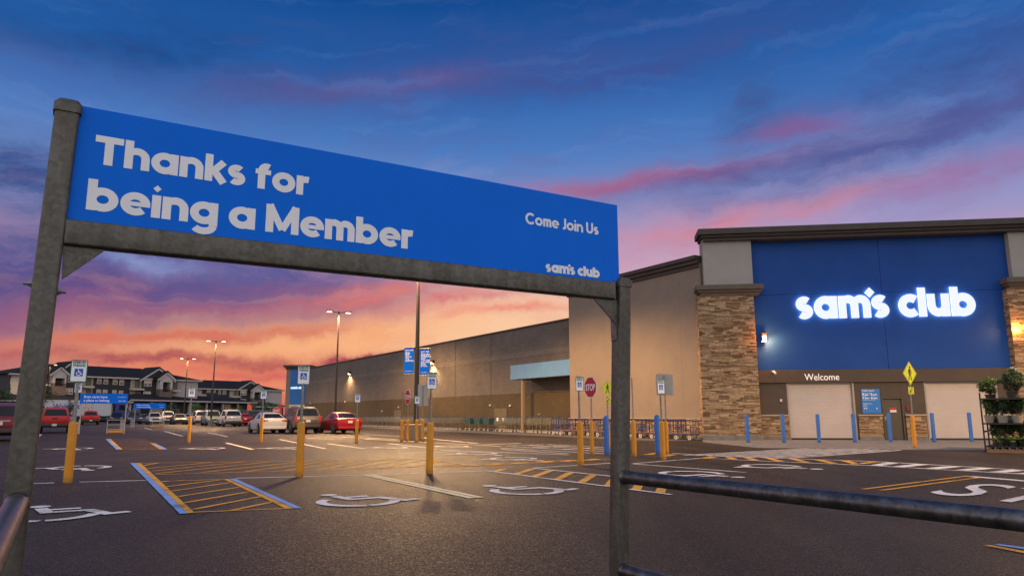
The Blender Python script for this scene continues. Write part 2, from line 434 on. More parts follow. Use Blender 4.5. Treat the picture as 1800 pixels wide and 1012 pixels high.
def wheelchair(mb, O, ex, ey, sz, t, w=.085, m=0, stencil=False):
    """seated figure symbol, height 1 * sz"""
    e1 = Vector(ex) * sz; e2 = Vector(ey) * sz; O = Vector(O)
    S_ = lambda p, ww, k: mb.stroke(p, ww, O, e1, e2, t + k * .0001, m)
    mb.prism(arc(.40, .93, .075, .075, 0, 330, 11), O, e1, e2, t, m)
    S_([(.41, .80), (.45, .50), (.72, .50), (.83, .19), (.97, .24)], w, 1)
    S_([(.435, .67), (.67, .67)], w * .85, 2)
    if stencil:
        S_(arc(.46, .33, .30, .32, 128, 262, 16), w, 3); S_(arc(.46, .33, .30, .32, 268, 345, 10), w, 4)
    else:
        S_(arc(.46, .31, .27, .27, 125, 345, 20), w, 3)

def walker(mb, O, ex, ey, sz, t, m=0):
    e1 = Vector(ex) * sz; e2 = Vector(ey) * sz; O = Vector(O)
    S_ = lambda p, w, k: mb.stroke(p, w, O, e1, e2, t + k * .0001, m)
    mb.prism(arc(.02, .42, .075, .075, 0, 330, 11), O, e1, e2, t, m)
    S_([(0, .33), (-.01, -.02)], .17, 1); S_([(-.03, .02), (-.10, -.22), (-.17, -.46)], .095, 2)
    S_([(.03, .02), (.09, -.20), (.16, -.46)], .095, 3); S_([(-.04, .30), (-.16, .14), (-.14, -.02)], .065, 4); S_([(.05, .30), (.16, .10), (.20, -.02)], .065, 5)
# ------------------------------------------------------------------ sky at dusk
world = bpy.data.worlds.new('World'); S.world = world
def build_sky():
    t = NT(world)
    out = t.n('ShaderNodeOutputWorld'); bg = t.n('ShaderNodeBackground', _Strength=1.0); t.l(bg.outputs[0], out.inputs[0])
    tc = t.n('ShaderNodeTexCoord'); d = tc.outputs['Generated']
    # soft wind-drawn distortion of the cloud field
    nz = t.n('ShaderNodeTexNoise', _Scale=4.6, _Detail=9.0, _Roughness=.66); t.l(d, nz.inputs['Vector'])
    wp = t.n('ShaderNodeVectorMath', operation='SUBTRACT'); t.l(nz.outputs['Color'], wp.inputs[0]); wp.inputs[1].default_value = (.5, .5, .5)
    sp = t.n('ShaderNodeSeparateXYZ'); t.l(d, sp.inputs[0]); X, Y, Z = sp.outputs
    ws = t.n('ShaderNodeSeparateXYZ'); t.l(wp.outputs[0], ws.inputs[0])
    az0 = t.math('MULTIPLY', t.math('ARCTAN2', X, Y), 57.2958)
    el0 = t.math('MULTIPLY', t.math('ARCSINE', Z), 57.2958)
    az = t.math('MULTIPLY_ADD', ws.outputs[0], 16.0, az0)
    el = t.math('MULTIPLY_ADD', ws.outputs[1], 5.0, el0)
    mp_ = t.n('ShaderNodeMapping'); mp_.inputs['Scale'].default_value = (1, 1, 2.6); t.l(d, mp_.inputs[0]); rag = t.noise(mp_.outputs[0], 8.0, 9, .66, .6)
    # finer streak noise, drawn out along the horizon
    cv = t.n('ShaderNodeCombineXYZ'); t.l(t.math('MULTIPLY', az, .045), cv.inputs[0]); t.l(t.math('MULTIPLY_ADD', az, -.035, t.math('MULTIPLY', el, .34)), cv.inputs[1])
    st = t.noise(cv.outputs[0], 1.3, 7, .58, .4)
    cv2 = t.n('ShaderNodeCombineXYZ'); t.l(t.math('MULTIPLY', az, .10), cv2.inputs[0]); t.l(t.math('MULTIPLY_ADD', az, -.03, t.math('MULTIPLY', el, .42)), cv2.inputs[1]); cv2.inputs[2].default_value = 4.2
    st2 = t.noise(cv2.outputs[0], 1.6, 7, .6, .3)
    ramp = [(0, (206, 98, 88)), (2.4, (230, 122, 84)), (4.2, (246, 148, 94)), (6.2, (249, 186, 134)), (8.6, (238, 176, 152)), (11, (208, 158, 176)),
            (13.5, (158, 150, 194)), (16.5, (116, 142, 198)), (20.5, (76, 122, 190)), (25.5, (40, 98, 172)), (31, (16, 74, 144)), (45, (18, 60, 126)), (90, (18, 52, 115))]
    base = t.ramp(t.math('MULTIPLY', el0, 1 / 90.), [(max(0, a) / 90., srgb(*c)) for a, c in ramp])
    # the glow is warmest round the place where the sun went down; it cools to either side and behind
    def px2(x, y):
        v = ray(x, y); return math.degrees(math.atan2(v.x, v.y)), math.degrees(math.asin(v.z))
    col = base
    feats = [  # x, y, half width, half height in pixels of the photograph, tilt deg, colour, strength, streak weight
        (1500, 520, 420, 170, 0, (150, 150, 200), .75, .2),
        (840, 575, 300, 55, 6, (253, 216, 180), .85, .4),
        (1180, 420, 220, 60, 4, (205, 160, 185), .6, .4),
        (250, 480, 420, 80, 4, (94, 90, 148), 1.15, .35),
        (120, 520, 300, 40, 4, (84, 78, 134), .9, .7),
        (60, 575, 280, 46, 6, (126, 84, 132), .9, .4),
        (430, 540, 260, 34, 8, (112, 86, 136), .95, .6),
        (280, 556, 360, 22, 6, (146, 94, 126), .7, .6),
        (40, 650, 240, 50, 0, (150, 88, 122), .8, .5),
        (560, 598, 330, 34, 5, (250, 178, 126), .85, .3),
        (620, 655, 260, 22, 0, (244, 150, 100), .6, .3),
        (290, 640, 200, 16, 2, (236, 140, 102), .6, .5),
        (250, 455, 120, 16, -4, (140, 150, 200), .7, .8),
        (330, 596, 260, 11, 7, (214, 120, 98), .7, 1.0),
        (640, 520, 150, 14, 9, (222, 122, 114), .8, 1.0),
        (860, 530, 160, 13, 8, (216, 124, 126), .75, 1.0),
        (900, 555, 120, 7, 5, (240, 150, 130), .7, 1.0),
        (250, 632, 190, 7, 3, (176, 90, 92), .8, 1.0),
        (560, 634, 110, 6, 3, (170, 78, 86), .85, 1.0),
        (450, 655, 120, 8, 0, (205, 80, 92), .5, .8),
        (1190, 308, 270, 14, 4, (186, 104, 136), .75, .8),
        (1330, 290, 260, 24, 5, (96, 92, 148), .65, .8),
        (1330, 376, 240, 20, 6, (214, 136, 150), .6, .8),
        (1720, 306, 190, 26, 8, (160, 106, 156), .5, .8),
        (1560, 240, 300, 44, 12, (72, 88, 148), .7, .9),
        (1750, 180, 220, 60, 10, (78, 86, 150), .55, .9),
        (1310, 178, 60, 60, -30, (62, 82, 136), .55, .8),
        (1400, 222, 90, 20, 0, (150, 90, 140), .6, .9),
        (690, 150, 300, 26, 6, (80, 86, 146), .85, .9),
        (690, 148, 120, 14, 8, (128, 92, 150), .5, .9),
        (40, 310, 170, 60, 0, (52, 80, 138), .8, .8),
        (60, 420, 150, 30, 6, (70, 84, 140), .7, .8),
        (960, 70, 520, 50, 4, (46, 82, 150), .6, .9),
        (560, 165, 420, 36, 5, (80, 92, 152), .4, .9), (1100, 130, 300, 34, 8, (62, 82, 146), .6, .9), (1650, 110, 260, 55, 10, (52, 78, 142), .5, .9), (1480, 275, 330, 34, 8, (88, 96, 156), .4, .8), (200, 60, 300, 50, 4, (26, 74, 138), .6, .8),
        (1150, 490, 130, 16, 0, (190, 190, 214), .7, .6)]
    for fx, fy, sx, sy, rot, c, k, sw in feats:
        a0, e0 = px2(fx, fy); ax, ex_ = px2(fx + sx, fy); ay, ey_ = px2(fx, fy - sy)
        wx = max(.5, abs(ax - a0)); wy = max(.35, abs(ey_ - e0))
        cs, sn = math.cos(R_(rot)), math.sin(R_(rot))
        da = t.math('SUBTRACT', az, a0); de = t.math('SUBTRACT', el, e0)
        u = t.math('MULTIPLY_ADD', de, sn / wx, t.math('MULTIPLY', da, cs / wx))
        v = t.math('MULTIPLY_ADD', de, cs / wy, t.math('MULTIPLY', da, -sn / wy))
        r2 = t.math('MULTIPLY_ADD', v, v, t.math('MULTIPLY', u, u))
        g = t.math('EXPONENT', t.math('MULTIPLY', r2, -.8))
        q = t.math('MULTIPLY_ADD', st if sy < 30 else st2, 2.6 * sw, 1 - 1.3 * sw)
        q = t.math('MULTIPLY', q, t.math('MULTIPLY_ADD', rag, 3.0 * sw, 1 - 1.5 * sw))
        f = t.math('MULTIPLY', t.math('MULTIPLY', g, t.math('MAXIMUM', q, 0.0)), k * 1.1, clamp=True)
        col = t.mix(f, col, srgb(*c))
    # thin veil streaks everywhere
    vm = t.ramp(st2, [(.50, lin(0, 0, 0)), (.72, lin(.24, .24, .24))])
    hz = t.ramp(t.math('MULTIPLY', el0, 1 / 40.), [(0, srgb(160, 76, 90)), (.2, srgb(206, 112, 112)), (.34, srgb(150, 108, 146)), (.55, srgb(84, 96, 154)), (1, srgb(40, 84, 150))])
    col = t.mix(vm, col, hz)
    vm2 = t.ramp(st, [(.26, lin(.22, .22, .22)), (.46, lin(0, 0, 0))])
    hz2 = t.ramp(t.math('MULTIPLY', el0, 1 / 40.), [(0, srgb(240, 120, 90)), (.18, srgb(255, 205, 160)), (.34, srgb(214, 170, 190)), (.55, srgb(120, 156, 214)), (1, srgb(50, 112, 190))])
    col = t.mix(vm2, col, hz2)
    # opposite the sunset: pale, brighter dusk sky that lights everything facing the camera
    back = t.math('MULTIPLY_ADD', Y, -1.15, .62, clamp=True)
    anti = t.ramp(t.math('MULTIPLY', el0, 1 / 90.), [(0, srgb(190, 176, 168)), (.18, srgb(184, 180, 184)), (.5, srgb(166, 174, 192)), (1, srgb(124, 142, 172))])
    col = t.mix(t.math('MULTIPLY', back, 1.0), col, anti)
    below = t.math('LESS_THAN', Z, -.002)
    col = t.mix(below, col, srgb(60, 50, 48))
    hs = t.n('ShaderNodeHueSaturation', _Saturation=1.0, _Value=1.0); t.l(col, hs.inputs['Color'])
    t.l(hs.outputs[0], bg.inputs[0])
    t.l(t.math('MULTIPLY_ADD', back, BACK_GAIN, 1.0), bg.inputs[1])
BACK_GAIN = 1.25
build_sky()
world.cycles.sampling_method = 'MANUAL'; world.cycles.sample_map_resolution = 512

# ------------------------------------------------------------------ shared materials
ASPHALT = mat_asphalt()
CONC = mat('concrete', lin(.21, .19, .165), lin(.13, .118, .105), 2.5, .8, bump=.4, bscale=90)
P_WHITE = mat_paint('white_road_paint', lin(.74, .71, .68), .42)
P_YEL = mat_paint('yellow_road_paint', lin(.74, .355, .055), .42)
P_BLUE = mat_paint('blue_road_paint', lin(.20, .36, .74), .41)
P_CREAM = mat_paint('pale_yellow_road_paint', lin(.86, .74, .46), .37)
GALV = mat_galv('weathered_galvanized', lin(.088, .082, .066), lin(.13, .122, .10))
GALV2 = mat_galv('galvanized_pipe', lin(.10, .10, .10), lin(.17, .17, .17), .85, .26)
STEEL = mat('post_steel', lin(.30, .29, .27), lin(.20, .19, .18), 20, .45, .7)
BRONZE = mat('dark_bronze_pole', lin(.045, .035, .028), lin(.03, .024, .02), 10, .5, .3)
SIGNBLUE = mat('sign_blue', lin(.0004, .15, .72), lin(.0004, .14, .68), 3, .55, spec=.12, rvar=.06)
SIGNWHITE = mat('sign_white', lin(.82, .82, .80), lin(.76, .76, .74), 8, .5)
BOLLARD = mat_bollard('yellow_bollard_plastic', lin(.62, .25, .011), lin(.10, .065, .03))
BLUEBOL = mat_bollard('blue_bollard_plastic', lin(.035, .14, .44), lin(.05, .06, .08))
BLACK = mat('black_plastic', lin(.015, .015, .016), None, 10, .5)
RUBBER = mat('tyre_rubber', lin(.018, .018, .018), None, 20, .85)
GREENP = mat('sign_green', lin(.004, .10, .05), None, 8, .5)
ISABLUE = mat('symbol_blue', lin(.012, .10, .50), None, 8, .5)
STOPRED = mat('stop_red', lin(.45, .012, .02), lin(.38, .01, .016), 8, .45)
FYG = mat('fluorescent_yellow_green', lin(.55, .60, .02), lin(.48, .52, .018), 8, .45)
SIGNBACK = mat('sign_back_aluminium', lin(.34, .33, .31), lin(.27, .26, .24), 6, .42, .7)

# ------------------------------------------------------------------ ground
U_AZ = math.atan2(ray(110, 733).x, ray(110, 733).y)
U = Vector((math.sin(U_AZ), math.cos(U_AZ), 0))           # along the stalls and the long wall, away
V = Vector((math.cos(U_AZ), -math.sin(U_AZ), 0))          # across the stalls, to the right
U_YAW = math.atan2(U.y, U.x); V_YAW = math.atan2(V.y, V.x)

g = MB(); g.poly([(-1500, -300, 0), (1500, -300, 0), (1500, 2500, 0), (-1500, 2500, 0)])
tag(g.build('ground', ASPHALT), 'dark asphalt of the parking lot running to the horizon', None, None, 'structure')

white, yel, blue, cream = MB(), MB(), MB(), MB()
ZW, ZY, ZB = .004, .008, .012
def line(mb, p, q, w, z):
    a, b = at(*p, z), at(*q, z); d = (b - a).normalized(); n = Vector((-d.y, d.x, 0)) * w / 2
    k = max(1, int((b - a).length / 3))
    mb.poly([a - n, b - n, b + n, a + n])
def quad(mb, pts, z): mb.poly([at(x, y, z) for x, y in pts])
# near hatched aisle, its blue and yellow borders
quad(blue, [(228.7, 813.3), (238, 813.3), (329.2, 901.3), (315.8, 902)], ZB)
quad(yel, [(238.4, 813.3), (247.4, 813.3), (341.6, 899.8), (329.6, 901.2)], ZY)
quad(yel, [(392.7, 841.3), (401.4, 841.3), (516.5, 892.6), (501, 892.6)], ZY)
quad(blue, [(402.5, 840.7), (413.8, 840.7), (530.5, 892), (518, 892.6)], ZB)
line(yel, (341.6, 899.2), (516, 892.2), .08, ZY); line(yel, (281.6, 845.5), (392.7, 841.6), .09, ZY)
for a, b in (((285, 846.3), (322, 843.2)), ((293, 854.7), (386, 842.8)), ((302, 862.5), (407.6, 847)), ((314, 871.8), (420, 855.6)), ((325, 882.7), (438.7, 863.4)), ((339, 894.5), (459, 871.8)), ((407.6, 896), (480.7, 881))):
    line(yel, a, b, .095, ZY)
# long hatched aisle behind the sign posts
line(yel, (247, 813.3), (560, 809.4), .09, ZY); line(yel, (560, 809.4), (748, 805.4), .09, ZY)
line(yel, (270.7, 833.5), (560, 825.7), .09, ZY); line(yel, (560, 825.7), (823, 817.3), .09, ZY); line(yel, (748, 805.4), (823, 817.3), .10, ZY)
for a, b in (((249, 818), (281, 812.6)), ((260, 822.6), (380, 811.4)), ((267.6, 827.3), (432, 810.6)), ((271.6, 832), (485, 810)), ((352, 830), (540, 809.6)), ((431, 828.4), (590, 808.6)), ((500, 826.4), (640, 807.8)),
             ((553, 825.8), (687, 806.6)), ((615, 824), (717, 806)), ((670, 822.5), (750, 806)), ((718, 821), (778, 809.6)), ((763, 819.6), (803, 814))):
    line(yel, a, b, .10, ZY)
# stall row line, stall divider, symbols' row
line(white, (56, 849.2), (95, 847.9), .12, ZW); line(white, (140, 846.5), (262, 843.4), .10, ZW)
line(white, (415, 839.6), (527, 837), .11, ZW); line(white, (531, 837), (640, 834), .11, ZW); line(white, (640, 834), (738, 831), .11, ZW); line(white, (770, 829.6), (857, 826.6), .11, ZW)
quad(cream, [(638, 834.3), (647, 834.3), (836.5, 874), (824, 875)], ZB); quad(cream, [(651, 834.3), (660, 834.3), (851.7, 873.2), (840, 873.8)], ZB)
# right hand aisle
line(white, (857, 826.7), (1076, 855), .10, ZB); line(white, (1076, 855), (1180, 868.3), .10, ZB); line(white, (937, 822), (1076, 836.4), .10, ZB); line(white, (1076, 836.4), (1230, 852.3), .10, ZB)
for a, b in (((869, 828), (886, 823.6)), ((906, 832.6), (936, 823.4)), ((939, 836.8), (968, 826.2)), ((979, 842), (1003, 830)), ((1021, 847.4), (1043, 834)), ((1069, 853.6), (1082, 838.4)), ((1118, 860), (1128, 843)), ((1160, 865), (1168, 847))):
    line(yel, a, b, .17, ZY)
line(white, (937, 822), (1075, 813.2), .10, ZW); line(white, (1113, 814), (1233, 804.6), .10, ZW); line(white, (1113, 814.6), (1310, 829.5), .10, ZW)
# dashed yellow band in front of the crossing
line(yel, (767, 821), (1077, 806.7), .07, ZY); line(yel, (823, 817.3), (1000, 807.8), .07, ZY); line(yel, (748, 805.4), (830, 803.4), .07, ZY)
for x, y in ((828, 817.5), (870, 815.4), (912, 813.6), (960, 811.3), (1000, 809.5), (1040, 807.6), (1148, 797), (1176, 799.6), (1247, 803.6)):
    line(yel, (x - 9, y + 1.4), (x + 9, y - 1.6), .30, ZY)
for a, b in (((1280, 802.6), (1290, 806.8)), ((1311, 803.4), (1328, 808)), ((1350, 804.4), (1372, 810)), ((1392, 805.4), (1418, 812)), ((1436, 806.8), (1466, 814)), ((1482, 808.4), (1508, 815)), ((1500, 815.5), (1537, 811.5))):
    line(yel, a, b, .22, ZY)
line(white, (1182, 796), (1280, 801.6), .11, ZW); line(white, (1280, 801.6), (1537, 810.4), .12, ZW); line(white, (1537, 810.4), (1800, 825.4), .13, ZW)
line(white, (1233, 804.5), (1300, 807.6), .10, ZW); line(white, (1300, 807.6), (1540, 818), .12, ZW); line(white, (1540, 818), (1800, 832.6), .13, ZW)
for a, b in (((1540, 817.4), (1572, 812.2)), ((1580, 819.6), (1625, 815)), ((1638, 822.8), (1684, 818.6)), ((1690, 825.6), (1742, 821.8)), ((1752, 829.2), (1796, 824.9)), ((1800, 832), (1850, 828))):
    line(white, a, b, .30, ZW)
# crossing: long bars fanning towards the doors
A0, A1, B0, B1 = at(1200, 799.6, ZW), at(1387, 804.6, ZW), at(1440, 786.6, ZW), at(1583, 790.7, ZW)
for k in range(9):
    f = k / 8.0; a = A0.lerp(A1, f); b = B0.lerp(B1, f); d = (b - a).normalized(); n = Vector((-d.y, d.x, 0)) * .07
    white.poly([a - n, b - n, b + n, a + n])
for a, b in (((880, 787), (1075, 797.5)), ((900, 784.6), (1075, 793.2)), ((930, 782.4), (1075, 789.6)), ((960, 780.6), (1075, 786.6)), ((775, 790.5), (1000, 798.8))):
    line(white, a, b, .14, ZW)
for x0, y0 in ((850, 781), (890, 783.2), (935, 785.8), (985, 789)):
    line(white, (x0, y0), (x0 + 66, y0 - 2.6), .14, ZW)
line(cream, (640, 771), (880, 784), .12, ZB)
# stop bar and word at the right, double yellow line
line(yel, (1517, 859), (1702, 835.6), .09, ZY); line(yel, (1549, 861), (1722, 838.4), .09, ZY)
line(white, (1706, 836.6), (1830, 846.8), .22, ZW)
quad(yel, [(1728, 957.5), (1741, 957), (1830, 972), (1830, 977)], ZY); quad(blue, [(1747, 956), (1757, 955.4), (1840, 966), (1840, 970.5)], ZB)
# far rows
quad(blue, [(185.5, 771), (190, 771), (210, 789.4), (204.6, 789.6)], ZB); quad(yel, [(190.2, 771), (194.4, 771), (215.4, 789.3), (210.2, 789.5)], ZY)
quad(yel, [(263.6, 778.3), (267.6, 778.3), (287, 789.2), (282, 789.3)], ZY); quad(blue, [(267.8, 778.3), (272.2, 778.3), (294.6, 789), (287.2, 789.2)], ZB)
for y in (772, 774.4, 777, 780, 783.2, 786.6, 789.4):
    line(yel, (191 + (y - 771) * 1.2, y), (min(262 + (y - 774) * 1.55, 286), y - .3), .12, ZY)
for a, b in (((398, 778.5), (442, 789)), ((491, 771.6), (572, 788)), ((575, 779), (640, 787.8)), ((682, 779), (755, 786.7)), ((254, 751.8), (268, 755.2)), ((289, 757.5), (321, 766)), ((365, 759.5), (400, 767)), ((540, 770), (600, 771.4)), ((600, 767), (700, 772)), ((640, 763), (760, 769)), ((530, 769.4), (650, 767)), ((700, 796), (810, 792.6)), ((0, 771), (70, 770.4)), ((64, 769), (72, 763)), ((730, 768), (840, 779)), ((880, 789), (1000, 797))):
    line(white, a, b, .13, ZW)
quad(cream, [(395, 777.6), (401, 777.6), (448, 789.2), (440, 789.6)], ZB)
tag(white.build('white_lines', P_WHITE), 'worn white stall, crossing and stop lines painted on the asphalt', None, None, 'structure')
tag(yel.build('yellow_lines', P_YEL), 'yellow hatching painted in the access aisles', None, None, 'structure')
tag(blue.build('blue_lines', P_BLUE), 'blue border stripes painted beside the yellow hatching', None, None, 'structure')
tag(cream.build('pale_yellow_lines', P_CREAM), 'pale double divider stripes between accessible stalls', None, None, 'structure')
def ground_symbol(px, py, sz, flip, lab, wsc=1.0):
    mb = MB(); c = at(px, py, .012); sgn = -1 if flip else 1
    ex = V * sgn * wsc; ey = U * sgn
    wheelchair(mb, c - ex * sz * .5 - ey * sz * .48, ex, ey, sz, .0005, .088, 0, True)
    # keep the stencil a thin film of paint
    for v in mb.v: v.z = .012 + min(max(v.z - .012, -.0004), .0012)
    tag(mb.build('accessible_parking_symbol', P_WHITE), lab, None, 'wheelchair symbols painted on the asphalt', 'structure')
for a in ((627, 876.5, 1.80, 0, 'white wheelchair symbol painted left of the pale divider stripe'), (917, 858.8, 1.82, 0, 'white wheelchair symbol painted right of the pale divider stripe'),
          (96, 899.5, 1.85, 0, 'white wheelchair symbol left of the hatched aisle, cut by the corral post'), (136, 822.5, 2.0, 1, 'white wheelchair symbol behind the leftmost yellow bollard'),
          (126, 788.5, 2.0, 1, 'faint wheelchair symbol far left beyond the leftmost bollard'), (362, 788, 2.0, 1, 'faint wheelchair symbol beside the far hatched aisle'),
          (500, 787.5, 2.0, 1, 'faint wheelchair symbol in the far row left of centre'), (688, 786.5, 2.0, 1, 'faint wheelchair symbol in the far row at centre'),
          (797, 784.5, 2.0, 1, 'faint wheelchair symbol in the far row right of the dark lamp pole'), (842, 797.5, 2.0, 1, 'wheelchair symbol before the long cart row'),
          (908, 806.6, 2.0, 1, 'wheelchair symbol above the right hatched aisle'), (1369, 820.3, 2.0, 1, 'wheelchair symbol below the dashed yellow band at right'),
          (1228, 833.5, 2.0, 1, 'wheelchair symbol just above the top rail near the right corral post')):
    ground_symbol(*a)
# STOP painted for drivers coming from the left
sa = at(1619, 864.5, .012); sb = at(1728, 847, .012); ex_t = (at(1800, 844, .012) - at(1707, 836.4, .012)).normalized(); ey_t = (sb - sa); hgt = ey_t.length; ey_t.normalize()
mb = MB(); mb.text('STOP', sa, ex_t, ey_t, hgt * 1.36, .001, .0, sx=.50)
tag(mb.build('stop_marking', P_WHITE), 'white STOP lettering painted on the lane at right', None, None, 'structure')

# ------------------------------------------------------------------ the store
P0 = at(1238, 773); P1 = ray(1785, horizon(1785)); P1 = P1 * (P0.y / 1.055 / P1.y); P1.z = 0
STUCCO = mat('tan_stucco', lin(.235, .18, .135), lin(.208, .16, .12), 1.2, .9, bump=.25, bscale=160)
GREYST = mat('grey_stucco', lin(.34, .31, .27), lin(.30, .275, .24), 1.2, .9, bump=.25, bscale=160)
BLUEST = mat('blue_stucco', lin(.010, .064, .275), lin(.009, .056, .25), .8, .6, bump=.2, spec=.2, bscale=160)
BROWN = mat('dark_brown_stucco', lin(.085, .063, .042), lin(.07, .052, .036), 1.5, .85, bump=.2, bscale=120)
CORN = mat('dark_bronze_cornice', lin(.06, .045, .035), lin(.045, .034, .027), 2, .7)
CAPST = mat('brown_cap_stone', lin(.13, .095, .065), lin(.10, .075, .05), 3, .75, bump=.2)
STONE = mat_island('ledgestone', [(0, lin(.14, .08, .038)), (.25, lin(.26, .165, .085)), (.5, lin(.38, .25, .135)), (.75, lin(.52, .36, .205)), (1, lin(.30, .19, .10))], .9, .5, 35)
MORTAR = mat('stone_mortar', lin(.05, .035, .024), None, 6, .95)
LEDGE = mat('limestone_ledge', lin(.42, .33, .24), lin(.36, .28, .2), 5, .8)
SHUTTER = mat('roller_door_metal', lin(.52, .44, .375), lin(.475, .40, .34), 1.0, .5, .0)
DOORM = mat('brown_door_metal', lin(.075, .06, .036), lin(.06, .048, .03), 2, .5)
UPB = mat_block('taupe_split_face_block', U_YAW, lin(.16, .128, .102), lin(.14, .112, .089), lin(.118, .095, .076))
LOB = mat_block('olive_brown_split_face_block', U_YAW, lin(.095, .066, .032), lin(.08, .056, .028), lin(.06, .042, .022))
CANBLUE = mat('canopy_light_blue', lin(.11, .245, .42), lin(.10, .22, .38), 1.5, .5)
TANBEAM = mat('tan_painted_steel', lin(.26, .18, .10), lin(.22, .15, .085), 4, .6)
def mat_lit(n_front):
    m = bpy.data.materials.new('lit_sign_letters'); t = NT(m); out = t.n('ShaderNodeOutputMaterial'); e = t.n('ShaderNodeEmission'); e.inputs[0].default_value = (.90, .95, 1, 1)
    g_ = t.n('ShaderNodeNewGeometry'); d = t.n('ShaderNodeVectorMath', operation='DOT_PRODUCT'); t.l(g_.outputs['Normal'], d.inputs[0]); d.inputs[1].default_value = n_front
    front = t.math('MULTIPLY_ADD', t.math('GREATER_THAN', d.outputs['Value'], .5), -.6, 1.6); back = t.math('MULTIPLY', t.math('LESS_THAN', d.outputs['Value'], -.5), 5.0); t.l(t.math('ADD', front, back), e.inputs[1]); t.l(e.outputs[0], out.inputs[0]); return m
LIT = mat_lit(tuple((P1 - P0).normalized().cross(UP)))
LAMPW = mat_emit('wall_lamp_lens', (1, .66, .28, 1), 7.0)
LAMPC = mat_emit('sconce_lens', (1, .66, .28, 1), 4.5)
LAMPP = mat_emit('pole_lamp_lens', (1, .70, .34, 1), 9.0)
WHITEPL = mat('white_plastic', lin(.72, .70, .66), None, 6, .45)
HOURBLUE = mat('hours_board_blue', lin(.012, .17, .50), lin(.01, .15, .46), 3, .45)
REDPL = mat('red_plastic', lin(.5, .02, .015), None, 6, .45)

FAC = Frame(P0, P1 - P0)
store = empty('store_building', P0, 'large tan and blue warehouse store with stone pillars and lit white sign', 'store')
def fa(px, py, d=0.0): return FAC.sz(px, py, d)
def px_box(mb, F, x0, y0, x1, y1, d0, d1, m=0):
    """box whose front face (at d1 out of frame F) covers the rectangle seen between two corners"""
    a0, z1 = F.sz(x0, y0, d1); a1, z0 = F.sz(x1, y1, d1)
    mb.fbox(F, a0, a1, z0, z1, d0, d1, m); return a0, a1, z0, z1

def ledgestone(mb, F, a0, a1, z0, z1, d, depth=.05, hs=(.05, .075, .10), ws=(.16, .55), end=False):
    """courses of split stones standing 0-4 cm proud of the mortar bed"""
    z = z0
    while z < z1 - .02:
        hgt_ = min(random.choice(hs), z1 - z); a = a0 - random.random() * .2
        while a < a1:
            w = random.uniform(*ws); b0 = max(a0, a); b1 = min(a1, a + w)
            if b1 - b0 > .02:
                e = random.uniform(.012, depth)
                mb.fbox(F, b0 + .004, b1 - .004, z + .004, z + hgt_ - .004, d - .01, d + e)
            a += w
        z += hgt_

# pillar at left and its twin at right
def pillar(px0, capx, greyx, shift, nm='stone_pillar'):
    pass
ps0, _ = fa(1237, 760); ps1, _ = fa(1339, 760)
_, z_stone = fa(1237, 520); _, z_cap = fa(1237, 502); _, z_grey = fa(1240, 424); _, z_top = fa(1230, 405)
g0, _ = fa(1237, 470); g1, _ = fa(1323, 470)
c0, _ = fa(1223, 510); c1, _ = fa(1341, 510)
rs0, _ = fa(1778, 450); rshift = rs0 - g0
for k, sh in enumerate((0.0, rshift)):
    lab = 'stone pillar with brown cap' 
    bed = MB(); bed.fbox(FAC, ps0 + sh + .03, ps1 + sh - .03, 0, z_stone, -1.4, -.03, 0)
    pil = bed.build('pillar', MORTAR, store)
    st = MB(); ledgestone(st, FAC, ps0 + sh, ps1 + sh, .22, z_stone, -.03)
    FL = Frame(FAC.p(ps0 + sh + .03, 0, -1.4), FAC.n); ledgestone(st, FL, 0, 1.37, .22, z_stone, 0)
    FRr = Frame(FAC.p(ps1 + sh - .03, 0, -.03), -FAC.n); ledgestone(st, FRr, 0, 1.0, .22, z_stone, 0)
    st.build('stone_facing', STONE, pil)
    b = MB(); b.fbox(FAC, ps0 + sh - .06, ps1 + sh + .06, 0, .215, -1.4, .08); b.build('plinth', CONC, pil, bevel=.02)
    cap = MB(); h_ = z_cap - z_stone
    for j, (e, a, bb) in enumerate(((.05, 0, .3), (.14, .3, .55), (.24, .55, 1.0))):
        cap.fbox(FAC, c0 + sh + .24 - e, c1 + sh - .24 + e, z_stone + h_ * a, z_stone + h_ * bb, -1.45, e)
    cap.build('pillar_cap', CAPST, pil)
    up = MB(); up.fbox(FAC, g0 + sh, g1 + sh, z_cap, z_grey + .3, -1.4, -.10); up.build('upper_pillar', GREYST, store)
# blue panel, joints, brown band below
BP = FAC.off(-.45)
b0, zb_top = BP.sz(1318, 424); b1_, zb = BP.sz(1783, 645); _, zb_l = BP.sz(1345, 651); b1_ += .6
zb = (zb + zb_l) / 2
ztop = z_grey + .3
bl_ = MB(); jx = BP.sz(1549, 500)[0]; jz = BP.sz(1400, 517)[1]
for a0, a1 in ((b0 - .3, jx - .006), (jx + .006, b1_)):
    for q0, q1 in ((zb, jz - .005), (jz + .005, ztop)):
        bl_.fbox(BP, a0, a1, q0, q1, -.2, 0)
bl_.fbox(BP, b0 - .3, b1_, zb, ztop, -.4, -.202)
bl_.build('blue_panel', BLUEST, store, bevel=.01)
_, zd = BP.sz(1440, 672)
